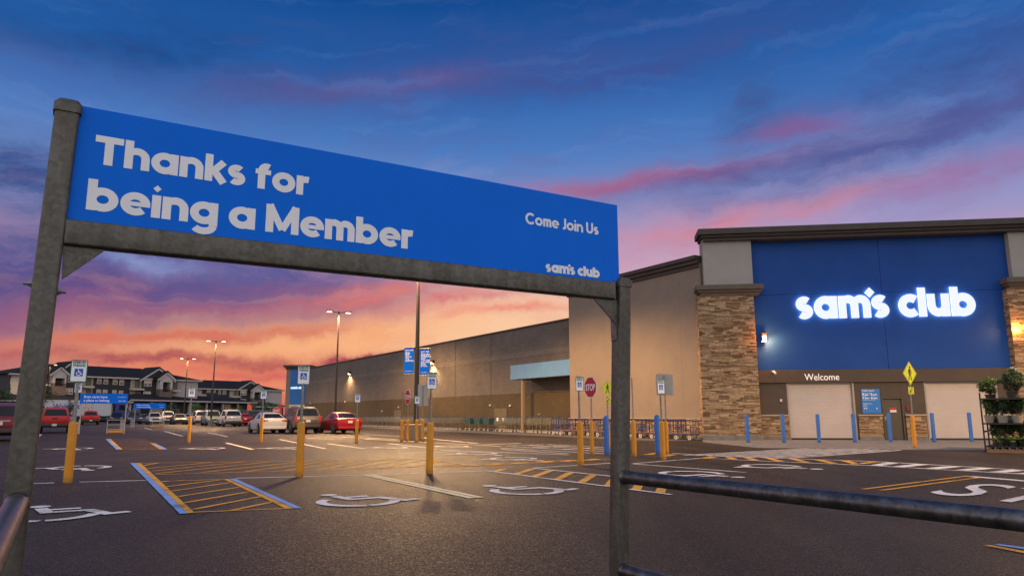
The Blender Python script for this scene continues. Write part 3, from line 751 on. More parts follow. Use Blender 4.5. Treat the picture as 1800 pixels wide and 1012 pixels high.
# openings in the brown wall
d1 = (BP.sz(1384, 720, -.15)[0], BP.sz(1503, 720, -.15)[0]); d2 = (BP.sz(1626, 720, -.15)[0], BP.sz(1755, 720, -.15)[0]); dp = (BP.sz(1553, 740)[0], BP.sz(1590, 740)[0]); zdp = BP.sz(1570, 698)[1]
br = MB(); br.fbox(BP, b0 - .3, b1_ + .0, zd, zb - .003, -.4, .10)
segs = [(b0 - .3, d1[0]), (d1[1], dp[0]), (dp[1], d2[0]), (d2[1], b1_)]
for a, b in segs: br.fbox(BP, a, b, 0, zd - .003, -.4, .0)
br.fbox(BP, dp[0], dp[1], zdp, zd - .003, -.4, 0)
br.build('brown_wall', BROWN, store, bevel=.008)
zw = BP.sz(1360, 731)[1]
for a, b in ((ps1 - .02, d1[0] - .0), (d1[1] + .06, dp[0] - .05), (dp[1] + .05, d2[0] - .06), (d2[1] + .06, b1_)):
    wm = MB(); wl = MB(); wm.fbox(BP, a, b, 0, zw, .004, .05, 1); ledgestone(wm, BP, a, b, .16, zw, .05); wm.fbox(BP, a, b, 0, .158, .05, .10, 2)
    wl.fbox(BP, a - .01, b + .01, zw + .002, zw + .07, .003, .15)
    wm.build('stone_wainscot', [STONE, MORTAR, CONC], store); wl.build('wainscot_ledge', LEDGE, store, bevel=.008)
for a, b in (d1, d2):
    F_ = BP.off(-.15); sh = MB(); n_ = 26; hh = (zd - .0) / n_
    for i in range(n_):
        z0 = i * hh
        sh.grid([[F_.p(a - .05, z0 + .002, -.002), F_.p(b + .05, z0 + .002, -.002)], [F_.p(a - .05, z0 + hh * .12, .004), F_.p(b + .05, z0 + hh * .12, .004)], [F_.p(a - .05, z0 + hh * .9, .004), F_.p(b + .05, z0 + hh * .9, .004)], [F_.p(a - .05, z0 + hh, -.002), F_.p(b + .05, z0 + hh, -.002)]], 0, False, False)
    rd = sh.build('roller_door', SHUTTER, store)
    for q0, q1 in ((b - .10, b - .003), (a + .003, a + .07)):
        fr = MB(); fr.fbox(BP, q0, q1, 0, zd - .006, -.13, -.02); fr.build('door_guide', mat('pale_guide_metal', lin(.33, .29, .24), None, 4, .5, .3), rd)
    br_ = MB(); br_.fbox(BP, a + .08, b - .11, .004, .09, -.13, -.09); br_.build('bottom_bar', BLACK, rd)
pd = MB(); pd.fbox(BP, dp[0] + .06, dp[1] - .06, .02, zdp - .06, -.16, -.08); pdo = pd.build('service_door', DOORM, store, bevel=.004)
pf = MB(); pf.fbox(BP, dp[0] + .002, dp[0] + .058, 0, zdp - .003, -.2, .02); pf.fbox(BP, dp[1] - .058, dp[1] - .002, 0, zdp - .003, -.2, .02); pf.fbox(BP, dp[0] + .058, dp[1] - .058, zdp - .058, zdp - .003, -.2, .02); pf.build('door_frame', DOORM, pdo)
ph = MB(); ph.tube([BP.p(dp[0] + .13, 1.0, -.08), BP.p(dp[0] + .13, 1.0, -.02), BP.p(dp[0] + .26, 1.0, -.02)], .014, 8); ph.fbox(BP, dp[0] + .09, dp[0] + .17, .94, 1.12, -.08, -.07); ph.build('handle', STEEL, pdo)
pn = MB(); a0, z1 = BP.sz(1565, 716); a1, z0 = BP.sz(1577, 724.2); zm = z0 + (z1 - z0) * .5
pn.fbox(BP, a0, a1, zm, z1, -.08, -.074, 0); pn.fbox(BP, a0, a1, z0, zm - .002, -.08, -.074, 1); pn.build('notice', [REDPL, WHITEPL], pdo)
al = MB(); px_box(al, BP, 1593, 713, 1600.5, 722, 0, .06, 0); al.build('alarm_box', mat('dark_red_plastic', lin(.14, .012, .012), None, 6, .5), store, bevel=.006)
sb_ = MB(); px_box(sb_, BP, 1371, 701, 1375, 705.5, 0, .05); sb_.build('card_reader', WHITEPL, store, bevel=.004)
hb = MB(); ha0, ha1, hz0, hz1 = px_box(hb, BP, 1513, 683.5, 1549.5, 726, .0, .04); hbo = hb.build('hours_board', HOURBLUE, store)
ht = MB(); hw, hh = ha1 - ha0, hz1 - hz0; Fh = BP.off(.04)
for s_, yy, sz_, bo, xx in (('Club hours', .905, .085, .012, .06), ('Monday - Saturday', .815, .04, 0, .06), ('8 am - 8 pm', .735, .095, .03, .06), ('Sunday', .675, .04, 0, .06), ('9 am - 8 pm', .595, .095, .03, .06), ('Holiday hours may vary', .535, .04, 0, .06), ('Holiday hours', .38, .05, .005, .06), ('Closed', .32, .036, 0, .06), ('Open late', .27, .036, 0, .06)):
    ht.text(s_, Fh.p(ha0 + hw * xx, hz0 + hh * yy), Fh.ex, UP, hh * sz_ * 1.25, .003, bo)
for i in range(7):
    ht.lathe([(.0, 0), (.028, 0), (.028, .004), (0, .004)], Fh.p(ha0 + hw * (.12 + .11 * i), hz0 + hh * .2), 8, 0, Fh.n) if i in (0, 1, 6) else None
ht.build('lettering', SIGNWHITE, hbo)
# lit name sign
a0, zl0 = BP.sz(1401.5, 559.5, .2); a1, zl1 = BP.sz(1718, 554.5, .2); zbase = (zl0 + zl1) / 2; _, zasc = BP.sz(1620, 505, .2); cap_ = zasc - zbase
sg = MB(); letters(sg, "sam's club", BP.p(a0, zbase, .10), BP.ex, UP, cap_, .268, .775, .07, a1 - a0, .052)
sgo = sg.build('store_sign', LIT, store)
wt = MB(); wa0, wz0 = BP.sz(1414.5, 668, .1); wa1, _ = BP.sz(1475.5, 668, .1); _, wz1 = BP.sz(1418, 656.3, .1)
wt.text('Welcome', BP.p(wa0, wz0, .10), BP.ex, UP, (wz1 - wz0) * 1.42, .012, .004, fit=wa1 - wa0); wt.build('welcome_lettering', mat('lit_white_letters', lin(.8, .76, .7), None, 5, .4, emit=(1, .9, .8, 1), estr=.35), store)
for cx_, cy_ in ((1360, 652.5), (1781, 646.8)):
    a, z = BP.sz(cx_, cy_, .3); c = MB()
    c.tube([BP.p(a, z, .10), BP.p(a, z, .22), BP.p(a, z - .02, .25)], .03, 8); c.lathe([(.0, -.02), (.055, -.02), (.06, .10), (.055, .22), (.0, .22)], BP.p(a, z, .27), 10, 0, (BP.n * .75 - UP * .5 + BP.ex * .2)); c.fbox(BP, a - .05, a + .05, z - .05, z + .06, .10, .13)
    c.build('security_camera', WHITEPL, store, smooth=40)
# crown cornice over the front
cr = MB(); cl, _ = fa(1226, 415); crz0 = z_grey - .02; crz1 = z_top
hh = crz1 - crz0; cend = b1_ + 1.0
for e, a, b in ((.10, 0, .28), (.22, .28, .5), (.36, .5, 1.0)):
    cr.fbox(FAC, cl + .36 - e, cend + e, crz0 + hh * a, crz1 if b == 1 else crz0 + hh * b, -1.35, e)
cr.build('crown_cornice', CORN, store, bevel=.015)
body = MB(); body.fbox(FAC, ps0 + 1.5, cend, 0, crz1 - .5, -6, -1.42); body.build('front_block', GREYST, store)
rw = MB(); rw.fbox(FAC, b1_ + .003, cend + 6, 0, crz0 - .01, -1.5, -.5); rw.build('side_wall', STUCCO, store)

# tan side wall: runs from the pillar along U
WAZ = U
tw_near = FAC.p(ps0 + .25, 0, -.5)
TW = Frame(tw_near + WAZ * 60, -WAZ)                       # a grows towards the viewer; n faces the car park
a_far, _ = TW.sz(1002, 700); a_near = 60.0
zt_w = (TW.sz(1090, 485)[1] + TW.sz(1234, 446)[1]) / 2
zwn = (TW.sz(1010, 735.6)[1] + TW.sz(1230, 733.5)[1]) / 2
w = MB(); w.fbox(TW, a_far, a_near, 0, zt_w - .4, -6, 0); w.build('tan_wall', STUCCO, store, bevel=.02)
jm = MB()
for fx in (1197,): a, _ = TW.sz(fx, 600); jm.fbox(TW, a - .008, a + .008, zwn, zt_w - .9, .0, .004)
jm.build('wall_joint', mat('joint_tan', lin(.24, .17, .12), None, 4, .9), store)
w = MB(); hh = .62
for e, z0, z1 in ((.08, zt_w - .62, zt_w - .42), (.2, zt_w - .418, zt_w - .22), (.32, zt_w - .218, zt_w)): w.fbox(TW, a_far - e, a_near - .02, z0, z1, -6.2, e)
w.build('side_cornice', CORN, store, bevel=.015)
w = MB(); w.fbox(TW, a_far - .02, a_near - .3, 0, zwn - .09, .003, .05, 1); ledgestone(w, TW, a_far - .02, a_near - .3, .12, zwn - .09, .05)
w.fbox(TW, a_far - .02, a_near - .3, 0, .118, .05, .10, 2); w.build('side_wainscot', [STONE, MORTAR, CONC], store)
w = MB(); w.fbox(TW, a_far - .06, a_near - .3, zwn - .088, zwn, .003, .17); w.build('side_ledge', LEDGE, store, bevel=.01)
ls = MB(); a, z = TW.sz(1001, 603); 
# long block wall set back behind the tan wall
LW = Frame(TW.p(0, 0, -1.8), -WAZ)
la0, _ = LW.sz(536, 700); la1 = a_far + 3
zt_l = (LW.sz(1000, 559)[1] + LW.sz(700, 616)[1]) / 2; zbelt = (LW.sz(990, 687.6)[1] + LW.sz(700, 701)[1]) / 2
w = MB(); w.fbox(LW, la0, la1, zbelt, zt_l - .12, -8, 0); w.build('upper_block_wall', UPB, store)
w = MB(); w.fbox(LW, la0, la1, 0, zbelt - .003, -8, .03); w.build('lower_block_wall', LOB, store)
w = MB(); w.fbox(LW, la0, la1, zt_l - .12, zt_l, -8, .08); w.build('parapet_coping', CORN, store, bevel=.01)
w = MB()
zs = (LW.sz(990, 620)[1] + LW.sz(790, 643)[1]) / 2
w.fbox(LW, la0, la1, zs, zs + .40, .002, .02); w.build('band_course', mat_block('band_block', U_YAW, lin(.185, .148, .118), lin(.163, .13, .103), lin(.14, .11, .088)), store)
for x in (863, 800, 735):
    pl = MB(); a, _ = LW.sz(x, 700); pl.fbox(LW, a - .02, a + .02, zbelt, zt_l - .2, .021, .026)
    pl.build('control_joint', mat('joint_brown', lin(.1, .075, .05), None, 4, .9), store)
GLOWGL = mat_emit('lit_door_glass', (1, .86, .7, 1), 1.0)
# paired steel doors with lit wall packs and small fixtures
for x0, x1, yt in ((871, 891, 719.5), (694.5, 704.5, 722)):
    a0, _ = LW.sz(x0, 740); a1, _ = LW.sz(x1, 740); _, zt = LW.sz(x0, yt); mid = (a0 + a1) / 2
    fr = MB()
    fr.fbox(LW, a0 - .08, a0 - .004, 0, zt + .08, .032, .09); fr.fbox(LW, a1 + .004, a1 + .08, 0, zt + .08, .032, .09); fr.fbox(LW, a0 - .004, a1 + .004, zt + .004, zt + .08, .032, .09)
    do = fr.build('exit_door', mat('tan_door_frame', lin(.17, .13, .075), None, 3, .6), store)
    for q0, q1 in ((a0, mid - .006), (mid + .006, a1)):
        lf = MB(); lf.fbox(LW, q0, q1, .01, zt, .032, .07); lfo = lf.build('door_leaf', mat('tan_door_leaf', lin(.155, .115, .062), None, 3, .6), do)
        q = (q0 + q1) / 2; wn = MB(); wn.fbox(LW, q - .13, q + .13, zt * .46, zt * .60, .07, .078); wn.build('door_window', GLOWGL, lfo)
for x, y, r in ((896, 712.5, .07), (861, 712, .06), (671, 722, .06), (700, 715.5, .05), (545, 708.4, .06), (606, 705.6, .07), (947, 728, .03)):
    a, z = LW.sz(x, y, .1); m_ = MB(); m_.fbox(LW, a - r * 1.3, a + r * 1.3, z - r, z + r, .03, .13); m_.build('small_fixture', WHITEPL, store, bevel=.01)
# wall packs
LIGHTS = []
def lamp(name, typ, loc, energy, color, size=.2, spot=None, blend=.5, aim=None):
    L = bpy.data.lights.new(name, typ); L.energy = energy; L.color = color
    if typ in ('POINT', 'SPOT'): L.shadow_soft_size = size
    if typ == 'SPOT': L.spot_size = R_(spot); L.spot_blend = blend
    o = bpy.data.objects.new(name, L); COL.objects.link(o); o.location = Vector(loc)
    if aim is not None: o.rotation_euler = Vector(aim).to_track_quat('-Z', 'Y').to_euler()
    return o
WARM = (1, .60, .27)
for x, y in ((612.5, 655.5), (758, 636.5)):
    a, z = LW.sz(x, y, .25); b = MB(); b.fbox(LW, a - .22, a + .22, z - .12, z + .22, .003, .24); bo = b.build('wall_pack', BRONZE, store, bevel=.02)
    l = MB(); l.fbox(LW, a - .18, a + .18, z - .16, z - .125, .04, .24); l.fbox(LW, a - .13, a + .13, z - .10, z + .02, .241, .25); l.build('lens', LAMPW, bo)
    lamp('wall_pack_light', 'SPOT', LW.p(a, z - .2, .30), 1500, WARM, .12, 150, .7, (LW.n * .25 - UP))
# canopy over the side entrance
CF = TW.off(-.02)
a0, _ = CF.sz(897, 655); zc0 = (CF.sz(900, 668)[1] + CF.sz(998, 658)[1]) / 2; zc1 = (CF.sz(900, 642.5)[1] + CF.sz(998, 630.5)[1]) / 2
w = MB(); w.fbox(CF, a0, a_far - .003, zc0, zc1, -.12, 0); w.fbox(CF, a0, a0 + .12, zc0, zc1, -1.75, -.121); w.build('canopy', CANBLUE, store, bevel=.012)
w = MB(); w.fbox(CF, a0 + .13, a_far - .003, zc0 + .05, zc0 + .12, -1.75, -.13); w.build('canopy_ceiling', TANBEAM, store)
a, _ = CF.sz(914, 720); w = MB(); w.fbox(CF, a - .1, a + .1, 0, zc0 + .048, -.35, -.15); w.build('canopy_post', TANBEAM, store, bevel=.008)
# small entrance block at the far end of the wall, with its own blue panel
fb0 = LW.p(la0, 0, 1.2)
FB = Frame(fb0 - FAC.ex * 9.2, (FAC.ex + V * .25).normalized())
f0, _ = FB.sz(501.5, 700); f1, _ = FB.sz(541, 700); zf = FB.sz(520, 641.5)[1]
w = MB(); w.fbox(FB, f0, f1, 0, zf - .6, -6, 0); w.build('end_block', STUCCO, store)
w = MB()
for e, z0, z1 in ((.15, zf - .6, zf - .3), (.4, zf - .298, zf)): w.fbox(FB, f0 - e, f1 + e, z0, z1, -6.3, e)
w.build('end_cornice', CORN, store)
w = MB(); q0, qz0 = FB.sz(508.5, 711); q1, _ = FB.sz(536, 700); w.fbox(FB, q0, q1, qz0, zf - .603, .003, .05); w.build('end_blue_panel', mat('light_blue_stucco', lin(.03, .15, .42), lin(.027, .135, .38), 1, .8), store)
w = MB(); w.fbox(FB, q0, q1, 0, qz0 - .01, .003, .03); w.build('end_doorway', mat_emit('lit_doorway', (1, .58, .16, 1), .35, (.3, .2, .1, 1)), store)
w = MB(); s0, sz0 = FB.sz(508.8, 683, .1); s1, sz1 = FB.sz(529, 673, .1); wd_ = (q1 - q0) * .86; letters(w, "sam's club", FB.p(q0 + (q1 - q0) * .05, sz0, .08), FB.ex, UP, wd_ / 6.0, .3, .77, .05, wd_, .03); w.build('end_sign', LIT, store)
# front sconces on the pillar sides
for x, y, sgn in ((1344, 594.5, 1), (1790, 578, -1)):
    a, z = BP.sz(x, y, .45); side = a
    b = MB(); b.fbox(BP, a - .12, a + .12, z - .10, z + .30, .20, .40); bo = b.build('wall_sconce', BRONZE, store, bevel=.015)
    l = MB(); l.fbox(BP, a - .10, a + .10, z - .16, z - .103, .22, .40); l.fbox(BP, a - .09, a + .09, z - .09, z + .14, .401, .41); l.build('lens', LAMPC, bo)
    lamp('sconce_light', 'SPOT', BP.p(a + sgn * .16, z - .02, .42), 260, (1, .36, .09), .10, 165, .8, (BP.ex * sgn * .75 - BP.n * .35 - UP * .8))
    lamp('sconce_glow', 'POINT', BP.p(a + sgn * .10, z + .02, .62), 125, (1, .35, .08), .08)

# concrete apron before the doors
ap = MB()
A = [at(1236, 776.6, .004), at(1330, 786.5, .004), at(1480, 788.4, .004), at(1610, 790, .004), at(1850, 792, .004), FAC.p(30, .004, -1), FAC.p(0, .004, -1)]
ap.poly(A)
tag(ap.build('sidewalk', CONC), 'pale concrete apron along the store front', None, None, 'structure')
s2 = MB(); s2.poly([TW.p(a_near, .003, 3.2), TW.p(a_far, .003, 3.2), LW.p(la0 + 10, .003, 3.4), LW.p(la0 + 10, .003, .03), LW.p(a_far - .1, .003, .03), TW.p(a_near, .003, .1)])
tag(s2.build('pavement', mat('worn_concrete', lin(.12, .105, .092), lin(.08, .07, .062), 1.5, .8, bump=.3)), 'darker concrete pavement under the cart rows', None, None, 'structure')
# ------------------------------------------------------------------ near cart corral with its banner board
Rp = ray(1088, 497); Rp = EYE + Rp * (4.2 / Rp.y)
lr = ray(118, 385); Lp = EYE + lr * ((Rp.z - EYE.z) / lr.z)
sv = Rp - Lp; sv.z = 0
SGN = Frame(Vector((Lp.x, Lp.y, 0)), sv)
corral = empty('cart_corral', SGN.O, 'near galvanized cart corral framing the view under a wide blue board', 'cart corral')
zpb = Rp.z; sl, ztl = SGN.sz(140, 183); sr, ztr = SGN.sz(1085, 362); zpt = (ztl + ztr) / 2
PWID = .085
def sqtube(mb, p0, p1, ea, eb, w, r=.014, m=0):
    """square tube with rounded corners between two points"""
    rings = []
    for p in (p0, p1):
        ring = []
        for k, (sx, sy) in enumerate(((1, 1), (-1, 1), (-1, -1), (1, -1))):
            for j in range(4):
                a = R_(90 * k + 30 * j); c = Vector((sx * (w / 2 - r), sy * (w / 2 - r)))
                q = c + Vector((math.cos(a), math.sin(a))) * r
                ring.append(p + ea * q.x + eb * q.y)
        rings.append(ring)
    mb.grid(rings, m, True, True)
HD = .03   # front face of the posts in front of the board plane
def post(top_px, low_px, ztop, wid):
    a1, z1 = SGN.sz(*top_px, HD); a0, z0 = SGN.sz(*low_px, HD)
    k = (a1 - a0) / (z1 - z0); f = lambda z: a0 + k * (z - z0)
    mb = MB(); dz = HD - wid / 2
    sqtube(mb, SGN.p(f(0), 0, dz), SGN.p(f(ztop - .045), ztop - .045, dz), SGN.ex, SGN.n, wid)
    po = mb.build('post', GALV, corral, smooth=40)
    c = MB(); ec = wid + .012
    for z0_, z1_, s0_, s1_ in ((ztop - .055, ztop - .02, ec, ec), (ztop - .0198, ztop, ec, ec * .72)):
        rings = []
        for z, w_ in ((z0_, s0_), (z1_, s1_)):
            r = []
            for k_, (sx, sy) in enumerate(((1, 1), (-1, 1), (-1, -1), (1, -1))):
                for j in range(4):
                    an = R_(90 * k_ + 30 * j); q = Vector((sx * (w_ / 2 - .016) + math.cos(an) * .016, sy * (w_ / 2 - .016) + math.sin(an) * .016))
                    r.append(SGN.p(f(z) + q.x, z, dz + q.y))
            rings.append(r)
        c.grid(rings)
    c.build('post_cap', GALV, po, smooth=40)
    b = MB(); b.fbox(SGN, f(0) - .12, f(0) + .12, 0, .012, dz - .12, dz + .12); b.build('base_plate', GALV, po)
    return f, dz, po
zlt = SGN.sz(117, 172, HD)[1]; zrt = SGN.sz(1090, 486, HD)[1]
fl, dzp, lpost = post((118, 200), (32, 860), zlt, PWID * 1.0)
frr, _, rpost = post((1101, 500), (1097, 1000), zrt, PWID)
# the board
pan = MB(); pan.fbox(SGN, fl((zpb + zpt) / 2) + PWID * .3, SGN.sz(1087, 430)[0], zpb, zpt, -.026, 0)
pano = pan.build('sign_panel', SIGNBLUE, corral, bevel=.002)
def px_letters(mb, txt, x0, y0, x1, y1, ytop, xt, w, X, gap, t=.0012):
    a0, z0 = SGN.sz(x0, y0); a1, z1 = SGN.sz(x1, y1); _, zt = SGN.sz(xt, ytop); zz = (z0 + z1) / 2
    letters(mb, txt, SGN.p(a0, zz, 0), SGN.ex, UP, zt - zz, w, X, t, a1 - a0, gap)
mb = MB(); px_letters(mb, 'Thanks for', 164, 288.6, 545, 343.5, 237.6, 172, .25, .75, .045); px_letters(mb, 'being a Member', 150.5, 366.5, 728, 440, 314.5, 163, .25, .75, .045)
mb.build('lettering', SIGNWHITE, pano)
mb = MB(); px_letters(mb, 'Come Join Us', 923.5, 392.5, 1052, 413.5, 374, 930, .20, .70, .06); mb.build('small_lettering', SIGNWHITE, pano)
mb = MB(); px_letters(mb, "sam's club", 959.3, 477.2, 1054, 488.6, 467.5, 1022, .29, .77, .035); mb.build('store_lettering', SIGNWHITE, pano)
# cross beam, gussets, bolts, rails
zb0 = (SGN.sz(300, 448, .012)[1] + SGN.sz(900, 510, .012)[1]) / 2
bm_ = MB(); zc = (zpb + zb0) / 2; hb_ = zpb - zb0
L0 = SGN.p(fl(zc) + PWID * .5, zc, -.012); R0 = SGN.p(SGN.sz(1082.5, 515, HD)[0], zc, -.012)
rings = []
for p in (L0, R0):
    ring = []
    for k, (sx, sy) in enumerate(((1, 1), (-1, 1), (-1, -1), (1, -1))):
        for j in range(4):
            an = R_(90 * k + 30 * j); q = Vector((sx * (.036 - .010) + math.cos(an) * .010, sy * (hb_ / 2 - .002 - .010) + math.sin(an) * .010))
            ring.append(p + SGN.n * q.x + UP * q.y)
    rings.append(ring)
bm_.grid(rings); bm_.build('crossbeam', GALV, corral, smooth=40)
gm = MB(); q = [SGN.sz(*c, .004) for c in ((110, 426), (186, 437.5), (103, 491))]
gm.prism([(fl(zb0) + PWID * .49, zb0 - .001), (q[1][0], zb0 - .001), (q[2][0] + .01, q[2][1])], SGN.p(0, 0, -.004), SGN.ex, UP, .008); gm.build('gusset', GALV, corral, bevel=.001)
gm = MB(); q = [SGN.sz(*c, .004) for c in ((1044, 529), (1081, 575))]
gm.prism([(frr(zb0) - PWID * .49, zb0 - .001), (q[0][0], zb0 - .001), (frr(zb0) - PWID * .49, q[1][1])], SGN.p(0, 0, -.004), SGN.ex, UP, .008); gm.build('gusset', GALV, corral, bevel=.001)
br = MB(); zz = SGN.sz(1080, 598, 0)[1]; br.obox(SGN.p(frr(zz) - PWID * .5 - .006, zz, -.045), SGN.ex * .0055, SGN.n * .05, UP * (zpb - zz + .02)); br.build('bracket', GALV2, corral, bevel=.002)
for px, py, s_ in ((103, 512, 1), (56, 498, -1)):
    z = SGN.sz(px, py, 0)[1]; b = MB(); p = SGN.p(fl(z) + s_ * PWID * .5, z, -.012)
    b.lathe([(0, 0), (.016, 0), (.016, .004), (.010, .004), (.010, .012), (.0065, .012), (.0065, .028), (0, .028)], p, 6, 0, SGN.ex * s_); b.build('bolt', STEEL, corral)
RAILR = .0365
for f, z, lab in ((frr, SGN.sz(1104, 837, .02)[1], ''), (frr, SGN.sz(1100, 1001, .02)[1], '')):
    p = SGN.p(f(z), z, HD - .004); mb = MB(); mb.tube([p, p - U * 5.2], RAILR, 20); mb.lathe([(RAILR * 1.0, 0), (RAILR * 1.12, .0), (RAILR * 1.12, .012), (RAILR, .02)], p, 20, 0, -U)
    mb.build('side_rail', GALV2, corral, smooth=40)
zl = [SGN.sz(27, 884, .02)[1]]; zl.append(zl[0] - .52)
for z in zl:
    p = SGN.p(fl(z), z, HD - .004); mb = MB(); mb.tube([p, p - U * 5.2], RAILR, 20); mb.lathe([(RAILR * 1.0, 0), (RAILR * 1.12, .0), (RAILR * 1.12, .012), (RAILR, .02)], p, 20, 0, -U)
    mb.build('side_rail', GALV2, corral, smooth=40)
for f in (fl, frr):
    mb = MB(); p = SGN.p(f(.6), 0, HD - .04) - U * 5.2; sqtube(mb, p, p + UP * 1.15, SGN.ex, SGN.n, PWID); mb.build('rear_post', GALV, corral, smooth=40)

# ------------------------------------------------------------------ posts, bollards and signs
def bollard_mb(c, r, h, n=18):
    mb = MB(); pr = [(r, 0), (r, h - r * .55)]
    for k in range(1, 6): pr.append((r * math.cos(R_(18 * k)), h - r * .55 + r * .55 * math.sin(R_(18 * k))))
    mb.lathe([(0.0001, 0)] + pr, c, n); return mb
def rrect(w, h, r, n=5):
    out = []
    for k, (sx, sy) in enumerate(((1, 1), (-1, 1), (-1, -1), (1, -1))):
        for j in range(n): 
            a = R_(90 * k + 90 * j / (n - 1)); out.append((sx * (w / 2 - r) + r * math.cos(a), sy * (h / 2 - r) + r * math.sin(a)))
    return out
def channel(mb, p, h0, h1, n, ex, w=.045, d=.022):
    """U channel sign post with a perforated face"""
    poly = [(-w / 2, 0), (-w / 4, 0), (-w / 4 + .004, d), (w / 4 - .004, d), (w / 4, 0), (w / 2, 0), (w / 2, .004), (w / 4 + .004, .004), (w / 4, d + .004), (-w / 4, d + .004), (-w / 4 - .004, .004), (-w / 2, .004)]
    a = Vector(ex); b = Vector(n)
    rings = [[p + a * x + b * (y - d / 2) + UP * h for x, y in poly] for h in (h0, h1)]
    mb.grid(rings, 0, True, True)
def sign_post(px, py, ybol, ytop, ybot, lab, kind='reserved', yaw=None, r=.075, name='accessible_parking_sign', grp=None, poleonly=False, wid=None, post_m=None, bol=True):
    c = at(px, py); dist = (c - EYE).length
    hz = lambda y: on_plane(px, y, c, Vector((c.x, c.y, 0)).normalized()).z
    hb, ht = max(.6, hz(ybol)), hz(ytop)
    n = -U if yaw is None else Vector((math.sin(yaw), -math.cos(yaw), 0)); ex = UP.cross(n).normalized()
    root = empty(name, c, lab, 'parking sign' if kind == 'reserved' else 'sign', grp)
    bollard_mb(c, r, hb).build('bollard', BOLLARD, root, smooth=50)
    mb = MB(); 
    if kind in ('reserved', 'pole'): channel(mb, c, hb - .05, ht - (.02 if kind == 'reserved' else 0), n, ex, .055, .028)
    else: mb.tube([c + UP * (hb - .05), c + UP * (ht - .05)], .024, 8)
    mb.build('post', post_m or STEEL, root)
    F = Frame(c + n * .026, ex)
    if kind == 'reserved':
        h = ht - hz(ybot); w = h * .667; zc = (ht + hz(ybot)) / 2
        O = F.p(0, zc, 0)
        p = MB(); p.prism(rrect(w, h, w * .1), O, ex, UP, .003, 0); po = p.build('sign_panel', SIGNWHITE, root)
        b = MB(); q = rrect(w * .955, h * .97, w * .085); b.stroke(q, w * .055, O, ex, UP, .0040, 0, True)
        b.text('RESERVED', F.p(0, zc + h * .345, 0), ex, UP, h * .155, .0040, .045, 'CENTER', .76); b.text('PARKING', F.p(0, zc + h * .205, 0), ex, UP, h * .155, .0040, .045, 'CENTER', .76)
        b.build('lettering', GREENP, po)
        s = MB(); k = h * .345; s.prism(rrect(k, k, k * .04), F.p(0, zc - h * .06, 0), ex, UP, .0040); so = s.build('symbol_square', ISABLUE, po)
        s = MB(); wheelchair(s, F.p(-k * .40, zc - h * .06 - k * .42, 0), ex, UP, k * .84, .0052, .10); s.build('wheelchair_symbol', SIGNWHITE, po)
        for zz in (zc + h * .46, zc - h * .44):
            s = MB(); s.lathe([(0, 0), (.008, 0), (.008, .004), (0, .004)], F.p(0, zz, .003), 6, 0, n); s.build('bolt', STEEL, po)
    elif kind == 'stop':
        h = ht - hz(ybot); zc = (ht + hz(ybot)) / 2; O = F.p(0, zc, 0)
        oc = [(math.cos(R_(22.5 + 45 * i)) * h / 2 / math.cos(R_(22.5)), math.sin(R_(22.5 + 45 * i)) * h / 2 / math.cos(R_(22.5))) for i in range(8)]
        p = MB(); p.prism(oc, O, ex, UP, .003); po = p.build('sign_panel', SIGNWHITE, root)
        p = MB(); p.prism([(x * .94, y * .94) for x, y in oc], O, ex, UP, .0042); p.build('red_face', STOPRED, po)
        p = MB(); p.text('STOP', F.p(0, zc - h * .155, 0), ex, UP, h * .43, .0056, .022, 'CENTER', fit=h * .76); p.build('lettering', SIGNWHITE, po)
    elif kind == 'walk':
        h = ht - hz(ybot); zc = (ht + hz(ybot)) / 2; O = F.p(0, zc, 0); q = h / 2
        dia = [(0, -q), (q, 0), (0, q), (-q, 0)]
        p = MB(); p.prism(dia, O, ex, UP, .003); po = p.build('sign_panel', FYG, root)
        p = MB(); p.stroke([(x * .92, y * .92) for x, y in dia], h * .012, O, ex, UP, .0040, 0, True); walker(p, O, ex, UP, h * .62, .0042); p.build('walker_symbol', BLACK, po)
        w2 = h * .40; h2 = h * .30; O2 = F.p(0, zc - q - h2 * .72, 0)
        p = MB(); p.prism(rrect(w2, h2, .015), O2, ex, UP, .003); p2 = p.build('arrow_plaque', FYG, root)
        p = MB(); p.stroke([(.28, .30), (-.12, -.10)], .16, O2, ex * h2, UP * h2, .0042); p.prism([(-.33, -.33), (.10, -.22), (-.20, .10)], O2, ex * h2, UP * h2, .0043); p.stroke([(-.36, .36), (-.36, -.36), (.36, -.36), (.36, .36)], .05, O2, ex * h2 * 1.2, UP * h2 * 1.15, .0041, 0, True); p.build('arrow_symbol', BLACK, p2)
    elif kind == 'back':
        h = ht - hz(ybot); w = wid; zc = (ht + hz(ybot)) / 2
        p = MB(); p.prism(rrect(w, h, .04), F.p(0, zc, -.06), ex, UP, .003); p.build('sign_panel', SIGNBACK, root)
    root.rotation_euler = (random.uniform(-.012, .012), random.uniform(-.010, .010), 0)
    return root
RS = 'reserved parking sign '
sign_post(118.5, 848, 740, 632, 671, RS + 'on a yellow bollard beside the left corral post, largest of all', r=.082)
sign_post(124.5, 812, 741, 672, 690, 'reserved parking sign half hidden behind the leftmost yellow bollard sign')
sign_post(331.5, 778, 730, 680, 697.5, RS + 'in front of the white end of the apartments')
sign_post(458.4, 778, 732, 684.5, 700.8, RS + 'in front of the white sedan')
sign_post(526, 838, 740.5, 642.5, 675.6, RS + 'standing before the brown utility vehicle', r=.080)
sign_post(626.4, 779, 737, 691.5, 707, RS + 'in front of the red sedan')
sign_post(754.8, 832, 742, 654, 684, RS + 'just right of the dark banner pole', r=.080)
sign_post(732, 776.8, 736.8, 694.6, 709.4, 'small reserved parking sign directly before the dark banner pole')
